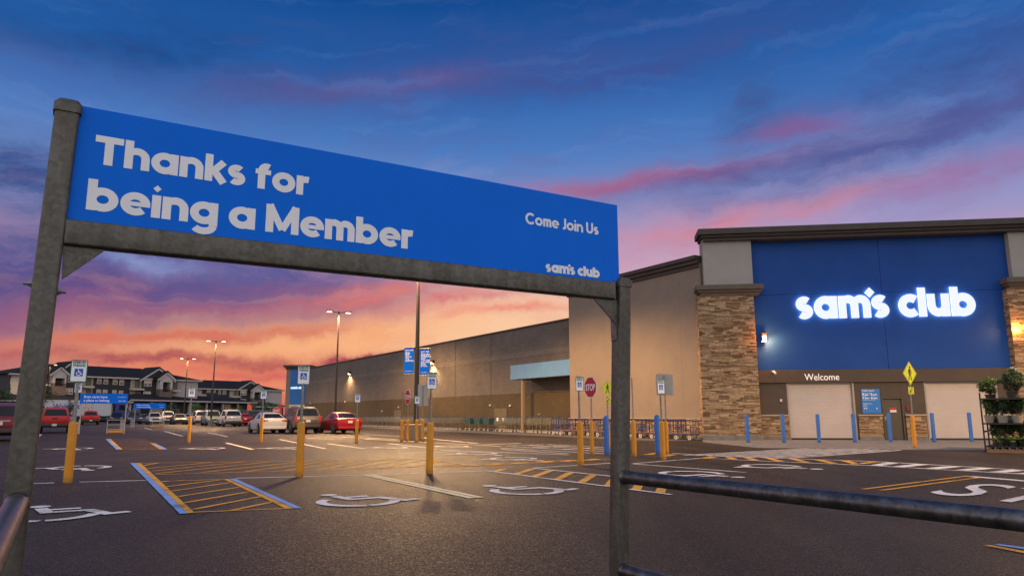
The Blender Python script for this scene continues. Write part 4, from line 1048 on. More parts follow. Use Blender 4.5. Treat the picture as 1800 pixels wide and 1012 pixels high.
sign_post(716, 775.6, 736.8, 684.5, 710.6, 'small stop sign on a yellow bollard left of the banner pole', 'stop', R_(-60), name='stop_sign')
sign_post(706, 776, 737.2, 688, 700, 'bare tan post in a yellow bollard, leftmost of the four at the banner pole', 'pole', R_(80), name='sign_pole', post_m=TANBEAM)
sign_post(742.6, 775.2, 736.4, 675, 713, 'back of a plain grey sign in the yellow bollard right of the banner pole', 'back', R_(8), name='traffic_sign', wid=.50)
sign_post(1021, 817.8, 739.8, 661.6, 687, RS + 'just left of the big stop sign', r=.080)
sign_post(1041.2, 798.4, 739, 662, 698.4, 'large stop sign on a yellow bollard beside the tan wall', 'stop', R_(-60), name='stop_sign', r=.068)
sign_post(1070, 786, 745, 667.5, 697, 'yellow green pedestrian crossing sign half hidden by the right corral post', 'walk', None, name='pedestrian_sign')
sign_post(1115.4, 801.6, 738, 663, 680, 'bare perforated steel post in a yellow bollard just right of the corral post', 'pole', R_(75), name='sign_pole')
sign_post(1172, 798, 739.6, 657, 694.4, 'back of a wide grey metal sign behind a reserved parking sign', 'back', R_(3), name='traffic_sign', wid=.56, r=.07)
sign_post(1166.2, 808, 739.6, 666, 692, 'reserved parking sign in front of the wide grey sign back', r=.072)
sign_post(1608.4, 787.2, 729.5, 634.6, 676.8, 'yellow green pedestrian crossing sign before the brown service door', 'walk', None, name='pedestrian_sign', r=.07)

def blue_bollard(px, py, ytop, r, lab):
    c = at(px, py); h = on_plane(px, ytop, c, Vector((c.x, c.y, 0)).normalized()).z
    mb = bollard_mb(c, r, h); o = mb.build('bollard', BLUEBOL, None, c, smooth=50)
    tag(o, lab, 'bollard', 'blue bollards guarding the store front')
for a in ((1066.8, 798.4, 729.8, .088, 'blue bollard close to the left edge of the right corral post'), (1156.8, 798.4, 728.6, .088, 'blue bollard beside the wide grey sign back'),
          (1315, 777.7, 728, .082, 'blue bollard before the stone pillar'), (1378.4, 778, 727.2, .082, 'blue bollard at the left edge of the first roller door'), (1440.2, 777.7, 727, .082, 'blue bollard in the middle of the first roller door'),
          (1503, 777.4, 726.2, .082, 'blue bollard at the right edge of the first roller door'), (1566, 776.6, 725, .082, 'blue bollard before the brown service door'), (1642.6, 777, 724.8, .082, 'blue bollard at the left edge of the second roller door'), (1708.4, 776, 724.2, .082, 'blue bollard on the second roller door beside the plant rack')):
    blue_bollard(*a)

# ------------------------------------------------------------------ lamp poles
def lamp_pole(px, pybase, ytop, r, lab, energy, arm=.55, base_h=.75, at_=None):
    if at_: c, h = at_
    else: c = at(px, pybase); hn = Vector((c.x, c.y, 0)).normalized(); h = on_plane(px, ytop, c, hn).z
    root = empty('lamp_pole', c, lab, 'lamp pole')
    mb = MB(); mb.lathe([(0.001, base_h), (r, base_h), (r * .62, h), (0.001, h)], c, 12); mb.build('pole', BRONZE, root, smooth=50)
    mb = MB(); mb.lathe([(0.001, 0), (.30, 0), (.30, base_h - .03), (.27, base_h), (0.001, base_h)], c, 20); mb.build('base', CONC, root, smooth=40)
    ex = V
    for s_ in (-1, 1):
        mb = MB(); mb.tube([c + UP * (h - .12), c + UP * (h - .05) + ex * s_ * arm], .035, 8)
        q = c + ex * s_ * (arm + .30) + UP * (h - .02)
        mb.obox(q - ex * .26 - U * .17 - UP * .05, ex * .52, U * .34, UP * .10); hd = mb.build('lamp_head', BRONZE, root, bevel=.02)
        l = MB(); l.obox(q - ex * .20 - U * .13 - UP * .085, ex * .40, U * .26, UP * .034); l.build('lens', LAMPP, hd, bevel=.015)
        lamp('pole_light', 'SPOT', q - UP * .2, energy / 2, WARM, .25, 160, .35, -UP)
    return root, c, h
lamp_pole(588, 755, 547, .10, 'tall dark lamp pole rising behind the brown utility vehicle', 13000)
lamp_pole(370, 748.5, 598, .10, 'dark lamp pole in front of the apartment wing, second from the left', 9000)
lamp_pole(322, 744.5, 629, .10, 'most distant lamp pole, before the white end of the apartments', 9000)
lp, lc, lh = lamp_pole(730.5, 772, 436, .13, 'dark lamp pole carrying two blue banners, its lamps hidden behind the board', 20500)
# the next pole towards the camera, just outside the picture, lights the doors
lamp_pole(78, 742, 640, .10, 'far lamp pole standing behind the left corral post', 2500)
q2 = lc - U * 30.0 + V * 12.5
lamp_pole(None, None, None, .13, 'dark lamp pole beyond the right frame edge, lighting the store doors', 9500, at_=(q2, lh))
for (x0, x1, y0, y1, lab, lines, s_) in ((711, 727, 611, 655.5, 'blue store banner on the left side of the dark pole', ('Skip', 'the', 'store.', 'Try', 'delivery.'), -1), (738.3, 755.2, 613.5, 658, 'blue store banner on the right side of the dark pole', ('Skip the', 'checkout', 'line?', 'You can', 'use with', 'Scan', '& Go.'), 1)):
    F = Frame(lc - V * 0, Vector((math.cos(R_(-14)), math.sin(R_(-14)), 0)))
    a0, z1 = F.sz(x0, y0); a1, z0 = F.sz(x1, y1)
    cB = F.p((a0 + a1) / 2, z0); root = empty('banner', cB, lab, 'banner', 'blue banners on the lamp pole')
    mb = MB(); mb.fbox(F, a0, a1, z0, z1, -.012, .0); po = mb.build('banner_cloth', SIGNBLUE, root)
    t_ = MB(); h = z1 - z0
    t_.text("sam's club", F.p(a0 + .06, z1 - h * .12), F.ex, UP, .11, .002, .02)
    for i, s in enumerate(lines): t_.text(s, F.p(a0 + .06, z1 - h * .24 - i * h * .075), F.ex, UP, .155, .002, .02)
    t_.text('sams club.com', F.p(a0 + .06, z0 + h * .07), F.ex, UP, .085, .002, .005, fit=(a1 - a0) * .8); t_.build('lettering', SIGNWHITE, po)
    for z in (z0 - .03, z1 + .03):
        b = MB(); b.tube([F.p(0, z), F.p(a0 if s_ < 0 else a1, z)], .014, 6); b.build('arm', STEEL, root)
# square kiosk box at the pole foot
mb = MB(); kc = at(731, 773.5); 
mb.obox(kc - V * .36 - U * .0, V * .72, U * .7, UP * .80); o = mb.build('pole_guard', mat('tan_concrete', lin(.27, .20, .125), lin(.22, .165, .10), 3, .85, bump=.3), None, kc, bevel=.03)
tag(o, 'square tan concrete block guarding the foot of the banner pole', 'concrete block')

# ------------------------------------------------------------------ far cart corrals
CORRALW = mat('pale_steel_rail', lin(.42, .40, .38), lin(.34, .32, .30), 12, .5, .4)
def far_corral(x0, x1, y0, y1, ybase, lab, fx0, fx1, fy0):
    c = at((x0 + x1) / 2, ybase); F = Frame(c, V); root = empty('cart_corral', c, lab, 'cart corral', 'cart corrals out in the parking lot')
    a0, z1 = F.sz(x0, y0); a1, z0 = F.sz(x1, y1); wd = a1 - a0
    mb = MB(); mb.fbox(F, a0, a1, z0, z1, -.05, 0); mb.fbox(F, a0 - .06, a0 - .004, z0 - .05, z1 - .05, -1.2, 0); po = mb.build('sign_panel', SIGNBLUE, root)
    t_ = MB(); h = z1 - z0; t_.text('Even carts have', F.p(a0 + wd * .05, z0 + h * .56), F.ex, UP, h * .33, .004, .02); t_.text('a place to belong', F.p(a0 + wd * .05, z0 + h * .20), F.ex, UP, h * .33, .004, .02)
    t_.text('Come Join Us', F.p(a0 + wd * .77, z0 + h * .62), F.ex, UP, h * .14, .004, .01); t_.text("sam's club", F.p(a0 + wd * .80, z0 + h * .22), F.ex, UP, h * .16, .004, .02); t_.build('lettering', SIGNWHITE, po)
    for a in (a0 + .05, a1 - .05):
        mb = MB(); mb.tube([F.p(a, 0, -.1), F.p(a, z0, -.1)], .035, 8); mb.build('post', CORRALW, root)
    for a in (a0 + .05, a1 - .05):
        fr = MB()
        for z in (.30, .62, .95): fr.tube([F.p(a, z, -.1), F.p(a, z, -4.6)], .026, 6)
        for k in range(5): fr.tube([F.p(a, 0, -.12 - 1.12 * k), F.p(a, .95, -.12 - 1.12 * k)], .024, 6)
        fr.build('side_frame', CORRALW, root)
    fr = MB()
    for z in (.30, .62, .95): fr.tube([F.p(a1 - .05 - wd * .38, z, -.15), F.p(a1 - .05, z, -.15)], .024, 6)
    fr.tube([F.p(a1 - .05 - wd * .38, 0, -.15), F.p(a1 - .05 - wd * .38, .95, -.15)], .024, 6); fr.build('end_frame', CORRALW, root)
    pl = MB(); pl.fbox(F, a1 - wd * .40, a1 - .1, .05, .24, -.2, -.16); pl.build('bumper', BOLLARD, root)
far_corral(144, 224, 691, 709, 762, 'far cart corral with a blue board reading Even carts have a place', 0, 0, 0)
far_corral(238, 291, 708, 718, 751, 'smaller distant cart corral with blue board, behind the nearer one', 0, 0, 0)
# ------------------------------------------------------------------ vehicles
GLASS = mat('car_glass', lin(.012, .014, .018), lin(.009, .011, .014), 2, .12, spec=.18, rvar=.03)
CHROME = mat('bright_trim', lin(.5, .5, .5), None, 6, .22, .9, rvar=.05)
RIM = mat('alloy_rim', lin(.36, .36, .36), None, 9, .35, .8)
TAIL = mat('tail_lamp_red', lin(.42, .01, .012), lin(.3, .008, .01), 12, .2, coat=.6, rvar=.05)
HEAD = mat('headlamp_glass', lin(.62, .62, .6), lin(.4, .4, .4), 14, .12, coat=.6, rvar=.05)
PLATE = mat('licence_plate_white', lin(.5, .5, .48), None, 20, .5)
TRIMB = mat('black_trim', lin(.02, .02, .021), None, 8, .55)
def paint(name, c, metal=.25):
    return mat(name, c, tuple(x * .88 for x in c[:3]) + (1,), 1.2, .34, metal, coat=.22, spec=.3, rvar=.06)
def lofted(mb, st, m=0):
    rings = []
    for x, zb, zt, hw in st:
        h = zt - zb
        half = [(hw * .80, zb), (hw * .965, zb + h * .10), (hw, zb + h * .42), (hw * .992, zb + h * .62), (hw * .975, zt - h * .10), (hw * .93, zt - h * .02), (hw * .78, zt + .012), (hw * .35, zt + .022)]
        rings.append([Vector((x, y, z)) for y, z in half] + [Vector((x, -y, z)) for y, z in half[::-1]])
    mb.grid(rings, m, True, True)
def wheel(root, x, y, r, w, side):
    mb = MB(); c = Vector((x, y, r)); pr = [(r * .60, -w / 2), (r * .93, -w / 2), (r, -w / 2 + .025), (r, w / 2 - .025), (r * .93, w / 2), (r * .60, w / 2)]
    mb.lathe(pr, c, 20, 0, Vector((0, 1, 0))); t = mb.build('wheel', RUBBER, root, smooth=40)
    rm = MB(); yo = side * (w / 2 - .015)
    rm.lathe([(0.001, -.02), (r * .62, -.02), (r * .62, .0), (r * .56, .012), (r * .5, -.004), (.001, .0)], c + Vector((0, yo, 0)), 20, 0, Vector((0, side, 0)))
    for k in range(5):
        a = 2 * math.pi * k / 5; d = Vector((math.cos(a), 0, math.sin(a))); e = Vector((-d.z, 0, d.x))
        rm.obox(c + Vector((0, yo, 0)) - e * .03 + d * .03, e * .06, d * (r * .52), Vector((0, side * .022, 0)))
    rm.build('rim', RIM, t, smooth=40)
def vehicle(kind, name, label, col, loc, rz, sc=1.0, group='cars parked in the lot', trims=None):
    root = empty(name, (0, 0, 0), label, 'pickup truck' if kind == 'pickup' else 'car', group)
    B = paint(*col)
    if kind == 'sedan':
        L, Wd, wr, wx = 4.8, 1.84, .335, (-1.42, 1.43)
        st = [(-2.40, .46, .84, .74), (-2.36, .34, 1.00, .84), (-2.15, .24, 1.05, .90), (-1.5, .20, 1.05, .92), (-.6, .19, 1.00, .92), (.5, .19, .96, .92), (1.0, .19, .94, .92), (1.5, .20, .88, .91), (2.0, .23, .79, .88), (2.28, .30, .70, .82), (2.40, .40, .60, .72)]
        base = [(-2.02, 1.04, .76), (-1.35, 1.04, .80), (-.2, .99, .82), (.6, .96, .82), (1.12, .93, .76)]
        roof = [(-1.22, 1.38, .56), (-.75, 1.445, .58), (-.2, 1.46, .585), (.1, 1.44, .58), (.28, 1.405, .565)]
    elif kind == 'suv':
        L, Wd, wr, wx = 4.95, 1.94, .38, (-1.48, 1.46)
        st = [(-2.46, .52, .95, .84), (-2.42, .40, 1.10, .92), (-2.25, .30, 1.15, .955), (-1.5, .26, 1.16, .97), (-.4, .26, 1.14, .97), (.6, .26, 1.12, .97), (1.1, .26, 1.10, .97), (1.7, .27, 1.04, .96), (2.15, .32, .96, .93), (2.40, .42, .86, .86), (2.48, .50, .74, .78)]
        base = [(-2.36, 1.14, .86), (-1.5, 1.15, .885), (-.3, 1.13, .89), (.7, 1.11, .885), (1.22, 1.09, .82)]
        roof = [(-2.10, 1.74, .68), (-1.6, 1.83, .70), (-.4, 1.86, .71), (.2, 1.83, .70), (.46, 1.78, .685)]
    else:
        L, Wd, wr, wx = 5.85, 2.02, .41, (-1.75, 1.85)
        st = [(-2.90, .62, 1.16, .95), (-2.87, .52, 1.24, .985), (-2.6, .42, 1.25, 1.0), (-1.0, .40, 1.24, 1.0), (-.4, .38, 1.20, 1.0), (.8, .38, 1.19, 1.0), (1.4, .38, 1.18, 1.0), (2.2, .40, 1.13, .99), (2.7, .46, 1.06, .96), (2.90, .56, .95, .90)]
        base = [(-.95, 1.20, .88), (-.5, 1.20, .90), (.2, 1.20, .905), (.9, 1.19, .90), (1.45, 1.18, .84)]
        roof = [(-.80, 1.80, .70), (-.4, 1.89, .72), (.1, 1.91, .725), (.5, 1.88, .715), (.75, 1.84, .70)]
    mb = MB(); lofted(mb, st); bo = mb.build('body', B, root, smooth=38)
    # cabin with flush glass set 4 mm proud
    cb = MB(); rings = []
    for (bx, bz, by), (rx_, rz_, ry) in zip(base, roof):
        mid = lambda f, s: Vector((bx + (rx_ - bx) * f, s * (by + (ry - by) * f * .92 + (0.0)), bz - .03 + (rz_ - bz + .03) * f))
        rings.append([mid(0, 1), mid(.5, 1), mid(.88, 1), Vector((rx_, ry * .86, rz_ - .005)), Vector((rx_, ry * .4, rz_ + .012)), Vector((rx_, -ry * .4, rz_ + .012)), Vector((rx_, -ry * .86, rz_ - .005)), mid(.88, -1), mid(.5, -1), mid(0, -1)])
    cb.grid(rings, 0, False, False)
    cb.poly(rings[0]); cb.poly(rings[-1][::-1]); cb.build('cabin', B, root, smooth=30)
    def lerp3(a, b, f): return (a[0] + (b[0] - a[0]) * f, a[1] + (b[1] - a[1]) * f, a[2] + (b[2] - a[2]) * f)
    def endglass(nm, i, sg):
        b, r = base[i], roof[i]; lo, hi = lerp3(b, r, .12), lerp3(b, r, .90); o = Vector((sg * .012, 0, .006))
        g_ = MB(); q = [Vector((lo[0], -lo[2] * .90, lo[1])), Vector((lo[0], lo[2] * .90, lo[1])), Vector((hi[0], hi[2] * .86, hi[1])), Vector((hi[0], -hi[2] * .86, hi[1]))]
        n_ = (q[1] - q[0]).cross(q[3] - q[0]).normalized(); n_ = n_ if n_.x * sg > 0 else -n_
        g_.prism([(0, 0)], (0, 0, 0), (1, 0, 0), (0, 1, 0), 0) if False else None
        i0 = len(g_.v); g_.v += [p + n_ * .010 for p in q] + [p - n_ * .03 for p in q]
        for f in ([0, 1, 2, 3], [7, 6, 5, 4], [0, 4, 5, 1], [1, 5, 6, 2], [2, 6, 7, 3], [3, 7, 4, 0]): g_.f.append([i0 + k for k in f]); g_.m.append(0)
        g_.build(nm, GLASS, root)
    endglass('rear_window', 0, -1); endglass('windshield', len(base) - 1, 1)
    def interp(tab, x):
        for a, b in zip(tab, tab[1:]):
            if a[0] <= x <= b[0]: return lerp3(a, b, (x - a[0]) / (b[0] - a[0]))
        return tab[0] if x < tab[0][0] else tab[-1]
    for s_ in (-1, 1):
        xs = {'sedan': ((-1.30, -.42), (-.36, .72)), 'suv': ((-2.05, -1.25), (-1.18, -.28), (-.2, .86)), 'pickup': ((-.72, .02), (.1, 1.12))}[kind]
        for xa, xb in xs:
            def P(x, f):
                t_ = (x - base[0][0]) / (base[-1][0] - base[0][0]); b = interp(base, x)
                r = interp(roof, min(max(x, roof[0][0]), roof[-1][0]))
                return b, r
            pts = []
            for x, f in ((xa, .10), (xb, .10), (xb, .82), (xa, .82)):
                b, r = P(x, f); xx = x
                # rake: the top corner leans to stay within the roof
                tx = min(max(x, roof[0][0] + .10), roof[-1][0] - .06)
                xx = x + (tx - x) * (f if f > .5 else f * 1.0)
                pts.append(Vector((xx, s_ * (b[2] + (r[2] - b[2]) * f * .92 + .006), b[1] - .03 + (r[1] - b[1] + .03) * f)))
            g_ = MB(); i0 = 0; g_.v = pts + [p - Vector((0, s_ * .03, 0)) for p in pts]
            for f in ([0, 1, 2, 3], [7, 6, 5, 4], [0, 4, 5, 1], [1, 5, 6, 2], [2, 6, 7, 3], [3, 7, 4, 0]): g_.f.append(list(f)); g_.m.append(0)
            g_.build('side_window', GLASS, root)
        mr = MB(); xm = base[-1][0] - .42; mr.box((xm, s_ * (Wd / 2 + .07), base[-1][1] + .10), (.12, .18, .13)); mr.build('mirror', TRIMB if kind != 'pickup' else B, root, bevel=.02)
        for x in wx:
            ar = MB(); ar.lathe([(.001, 0), (wr * 1.16, 0), (wr * 1.16, .10), (.001, .10)], (x, s_ * (Wd / 2 - .105) , wr * 1.02), 24, 0, Vector((0, s_, 0))); ar.build('wheel_arch', TRIMB, root, smooth=40)
            wheel(root, x, s_ * (Wd / 2 - .10), wr, .24, s_)
        # lamps
        xr = -L / 2; zt = {'sedan': .86, 'suv': 1.0, 'pickup': 1.0}[kind]
        tl_ = MB()
        if kind == 'sedan': tl_.obox((xr + .0, s_ * .88, zt - .08), (.30, 0, 0.02), (0, -s_ * .42, 0), (0, 0, .16))
        elif kind == 'suv': tl_.obox((xr - .0, s_ * .93, zt - .22), (.14, 0, 0), (0, -s_ * .17, 0), (0, 0, .42))
        else: tl_.obox((xr - .02, s_ * .985, zt - .26), (.16, 0, 0), (0, -s_ * .15, 0), (0, 0, .44))
        tl_.build('tail_light', TAIL, root, bevel=.03)
        hl = MB(); zh = {'sedan': .64, 'suv': .80, 'pickup': .92}[kind]
        hl.obox((L / 2 - .10, s_ * (Wd / 2 - .08), zh - .07), (-.22, s_ * .03, .02), (0, -s_ * .36, 0), (0, 0, .15)); hl.obox((L / 2 - .03, s_ * (Wd / 2 - .20), zh - .07), (-.1, 0, 0), (0, -s_ * .28, 0), (0, 0, .14)); hl.build('headlight', HEAD, root, bevel=.025)
    # bumpers, grille, plates
    bz = {'sedan': (.30, .50), 'suv': (.40, .62), 'pickup': (.48, .70)}[kind]
    bp = MB(); bp.box((-L / 2 + .02, 0, (bz[0] + bz[1]) / 2), (.16, Wd * .90, bz[1] - bz[0])); bp.build('rear_bumper', TRIMB if kind in ('suv', 'pickup') else B, root, bevel=.05)
    bp = MB(); bp.box((L / 2 - .03, 0, (bz[0] + bz[1]) / 2 - .04), (.14, Wd * .86, bz[1] - bz[0])); bp.build('front_bumper', CHROME if kind == 'pickup' else B, root, bevel=.05)
    gr = MB(); zg = {'sedan': .58, 'suv': .74, 'pickup': .86}[kind]; gr.box((L / 2 - .015, 0, zg), (.08, Wd * .50, .20 if kind != 'pickup' else .30)); gr.build('radiator_grille', TRIMB, root, bevel=.02)
    pz = {'sedan': .80, 'suv': .86, 'pickup': .60}[kind]
    pl = MB(); pl.box((-L / 2 - (.005 if kind != 'pickup' else .065), 0, pz), (.03, .31, .16)); pl.build('licence_plate', PLATE, root)
    if kind == 'suv':
        t_ = MB(); t_.box((-L / 2 - .004, 0, .98), (.03, .9, .04)); t_.build('tailgate_trim', CHROME, root)
        for s_ in (-1, 1):
            t_ = MB(); t_.tube([(-1.8, s_ * .60, 1.86), (-1.7, s_ * .60, 1.91), (.1, s_ * .60, 1.91), (.2, s_ * .60, 1.86)], .02, 6); t_.build('roof_rail', TRIMB, root)
    if kind == 'pickup':
        t_ = MB(); t_.box((-1.9, 0, 1.262), (1.75, 1.66, .02)); t_.build('open_bed_plate', TRIMB, root)  # added dark plate stands in for the inside of the open bed
        t_ = MB(); t_.box((-L / 2 - .012, 0, 1.06), (.03, .34, .09)); t_.build('tailgate_handle', TRIMB, root)
        t_ = MB(); t_.box((-.6, 0, 1.93), (.06, .36, .05)); t_.build('brake_light', TAIL, root, bevel=.01)
    if kind == 'jeep_extra': pass
    place(root, loc, rz, sc=sc); return root
REDP = ('bright_red_paint', lin(.46, .010, .009), .05); DRED = ('deep_red_paint', lin(.26, .007, .014), .3); WHT = ('white_paint', lin(.46, .445, .42), .05); BRN = ('brown_grey_paint', lin(.10, .075, .06), .4)
SIL = ('silver_paint', lin(.42, .42, .43), .5); BLK = ('black_paint', lin(.018, .018, .02), .2); NAVY = ('dark_blue_paint', lin(.02, .035, .07), .3); MAR = ('maroon_paint', lin(.12, .008, .02), .3); TEAL = ('grey_teal_paint', lin(.16, .21, .22), .3); GRY = ('grey_paint', lin(.14, .145, .15), .4); BLUEC = ('light_blue_paint', lin(.15, .24, .36), .4)
def park(kind, name, px, py, label, col, rear=True, da=0.0, sc=1.0, Lh=None):
    """px,py: ground point under the end of the car nearest the camera"""
    L = {'sedan': 4.8, 'suv': 4.95, 'pickup': 5.85}[kind] * sc
    d = Matrix.Rotation(da, 3, 'Z') @ U
    c = at(px, py) + d * L / 2
    vehicle(kind, name, label, col, c, math.atan2(d.y, d.x) + (0 if rear else math.pi), sc)
park('sedan', 'sedan', 482.5, 761.5, 'white sedan parked nose away, leftmost of the three near cars', WHT)
park('suv', 'utility_vehicle', 541, 761.5, 'brown grey utility vehicle between the white and red sedans', BRN)
park('sedan', 'sedan', 615, 762, 'deep red sedan seen from behind, right of the brown utility vehicle', DRED)
park('pickup', 'pickup_truck', 94, 761, 'bright red pickup truck seen from behind near the left corral post', REDP, sc=1.0)
park('pickup', 'pickup_truck', 159, 746.5, 'more distant red pickup truck under the cart corral board', REDP)
park('suv', 'utility_vehicle', -6, 776, 'maroon utility vehicle cut by the left frame edge', MAR, sc=1.05)
park('sedan', 'sedan', 121, 744, 'pale blue car half hidden behind the leftmost yellow bollard', BLUEC)
park('sedan', 'sedan', 182, 741, 'dark blue car in front of the white semi trailer', NAVY, False)
park('suv', 'utility_vehicle', 237, 745, 'dark blue utility vehicle between the two far cart corrals', NAVY, False)
park('pickup', 'pickup_truck', 273, 746, 'silver car facing the camera behind the small cart corral', SIL, False, sc=.86)
park('pickup', 'pickup_truck', 297, 744.5, 'white pickup truck facing the camera beside the black sedan', WHT, False, sc=.98)
park('sedan', 'sedan', 318, 746, 'black sedan facing the camera left of the far parking sign', BLK, False)
park('suv', 'utility_vehicle', 355, 746.5, 'white utility vehicle with red tail lights right of the far parking sign', WHT)
park('suv', 'utility_vehicle', 378, 748, 'grey teal utility vehicle between two white ones', TEAL, False)
park('suv', 'utility_vehicle', 410, 749.5, 'white utility vehicle left of the red car and black jeep', WHT)
park('sedan', 'sedan', 431, 747.5, 'dark red car squeezed between a white utility vehicle and the black jeep', DRED)
park('suv', 'utility_vehicle', 447, 747, 'black off road vehicle with a spare wheel on its tail', BLK)
jp = [o for o in COL.objects if o.get('label', '').startswith('black off road')][0]
mb = MB(); mb.lathe([(.001, 0), (.28, 0), (.37, .03), (.37, .19), (.28, .22), (.001, .22)], (-2.72, 0, 1.02), 20, 0, Vector((1, 0, 0))); mb.build('spare_wheel', RUBBER, jp, Vector((0, 0, 0)), smooth=40)
park('pickup', 'pickup_truck', 470, 744, 'dark pickup truck far behind the white sedan', GRY, True)
park('suv', 'utility_vehicle', 205, 743, 'black utility vehicle behind the nearer cart corral frame', BLK, False)
park('sedan', 'sedan', 255, 742.5, 'grey car in the far row between the cart corral boards', GRY, False)
park('sedan', 'sedan', 334, 743, 'silver car at the back of the far row', SIL, True)

# semi truck far behind
sc_c = at(150, 742.3); Fz = Frame(sc_c, (V * .985 + U * .12))
semi = empty('semi_truck', sc_c, 'white semi trailer with blue lettering and a dark blue tractor', 'truck')
a0 = Fz.sz(70, 715)[0]; a1, z1 = Fz.sz(197, 703.5); z0 = Fz.sz(150, 731)[1]
TRW = mat('trailer_white', lin(.52, .50, .48), lin(.46, .44, .42), .6, .5)
TRB = mat('tractor_blue', lin(.012, .025, .16), lin(.01, .02, .13), 1, .35, coat=.5)
mb = MB(); mb.fbox(Fz, a0, a1, max(1.0, z0), z1, -2.6, 0); tr = mb.build('trailer', TRW, semi, bevel=.04)
mb = MB(); h = z1 - max(1.0, z0); w0 = Fz.sz(93, 715)[0]; w1 = Fz.sz(141, 715)[0]
mb.text('Walmart', Fz.p(w0, max(1.0, z0) + h * .47), Fz.ex, UP, h * .42, .01, .03, fit=w1 - w0); mb.build('lettering', mat('trailer_lettering_blue', lin(.01, .12, .36), None, 5, .5), tr)
mb = MB(); s0 = Fz.sz(156, 716)[0]
for k in range(6):
    an = R_(30 + 60 * k); d = Vector((math.cos(an), math.sin(an))); cc = Vector((s0, max(1.0, z0) + h * .66)); e = Vector((-d.y, d.x))
    pts = [cc + d * .34 - e * .05, cc + d * .85 - e * .12, cc + d * .93, cc + d * .85 + e * .12, cc + d * .34 + e * .05]
    mb.prism([(p.x, p.y) for p in pts], Fz.p(0, 0, 0), Fz.ex, UP, .01)
mb.build('spark_logo', mat('logo_orange', lin(.75, .22, .01), None, 5, .5), tr)
mb = MB(); mb.fbox(Fz, a0 + 1, a1, .75, max(1.0, z0) - .01, -2.2, -.4); mb.build('chassis', TRIMB, semi)
c0 = Fz.sz(203, 715)[0]; c1 = Fz.sz(226, 715)[0]; c2 = Fz.sz(236, 715)[0]
mb = MB(); prof = [(c0, .7), (c2 - .2, .7), (c2, 1.0), (c2, 1.85), (c1 + .2, 2.1), (c1 - .5, 3.2), (c1 - 1.2, z1 - .15), (c0, z1 - .25)]
mb.prism(prof, Fz.p(0, 0, -2.45), Fz.ex, UP, 2.3); cabo = mb.build('tractor', TRB, semi, bevel=.06)
mb = MB(); mb.prism([(c1 - 1.5, 2.2), (c1 - .35, 2.2), (c1 - .75, 3.1), (c1 - 1.5, 3.1)], Fz.p(0, 0, -.145), Fz.ex, UP, .012); mb.build('cab_window', GLASS, cabo)
for a in (a0 + 1.2, a0 + 2.4, c0 + .6, c0 + 1.8, c2 - .9):
    mb = MB(); mb.lathe([(.001, -.15), (.5, -.15), (.5, .15), (.001, .15)], Fz.p(a, .5, -.30), 16, 0, Fz.n); mb.build('wheel', RUBBER, semi)

# ------------------------------------------------------------------ shopping carts
WIRE = mat('cart_wire', lin(.30, .275, .23), lin(.22, .2, .165), 12, .4, .4)
TEALB = mat('teal_basket_plastic', lin(.03, .09, .10), lin(.025, .075, .085), 6, .5)
CBLUE = mat('flatbed_blue', lin(.018, .04, .15), lin(.014, .032, .12), 6, .45)
PLY = mat('plywood_deck', lin(.30, .15, .06), lin(.24, .12, .05), 4, .7)
CAST = mat('caster_white', lin(.5, .47, .40), None, 8, .5)
def make_cart(teal=False):
    """local +x: towards the pushing handle"""
    root = empty('shopping_cart', (0, 0, 0), 'x', 'shopping cart')
    mb = MB(); q0 = [(-.42, .22, .50), (.42, .28, .58)]; tp = [(-.45, .24, .86), (.45, .30, .98)]
    for f in [i / 7 for i in range(8)]:
        x0 = -.42 + .84 * f; y0 = .22 + .06 * f; zb = .50 + .08 * f; x1 = -.45 + .9 * f; y1 = .24 + .06 * f; zt = .86 + .12 * f
        mb.tube([(x1, y1, zt), (x0, y0, zb), (x0, -y0, zb), (x1, -y1, zt)], .011, 4)
    for g_ in (0, .33, .66, 1):
        for s_ in (-1, 1):
            mb.tube([(-.42 - .03 * g_, s_ * (.22 + .02 * g_), .50 + .36 * g_), (.42 + .03 * g_, s_ * (.28 + .02 * g_), .58 + .40 * g_)], .010 if g_ in (0, 1) else .006, 4)
        mb.tube([(-.42 - .03 * g_, .22, .50 + .36 * g_), (-.42 - .03 * g_, -.22, .50 + .36 * g_)], .008, 4)
    if teal:
        mb = MB(); mb.grid([[Vector((x, y, z)) for x, y in ((-hx, -hy), (hx, -hy), (hx, hy), (-hx, hy))] for hx, hy, z in ((.36, .22, .50), (.46, .29, .95), (.43, .26, .95), (.34, .20, .54))], 0, True, True)
    mb.build('basket', TEALB if teal else WIRE, root)
    mb = MB()
    for s_ in (-1, 1): mb.tube([(-.45, s_ * .20, .16), (.38, s_ * .26, .16), (.46, s_ * .28, .55), (.60, s_ * .29, 1.06)], .021, 5)
    mb.tube([(-.45, .2, .16), (-.45, -.2, .16)], .014, 5); mb.build('frame', WIRE, root)
    mb = MB(); mb.tube([(.60, -.29, 1.06), (.60, .29, 1.06)], .018, 6); mb.build('handle', mat('handle_blue', lin(.03, .10, .30), None, 6, .4), root)
    for x, y in ((-.42, .2), (-.42, -.2), (.36, .26), (.36, -.26)):
        mb = MB(); mb.lathe([(.001, -.015), (.062, -.015), (.062, .015), (.001, .015)], (x, y, .063), 10, 0, Vector((0, 1, 0))); mb.build('wheel', CAST, root)
    return root
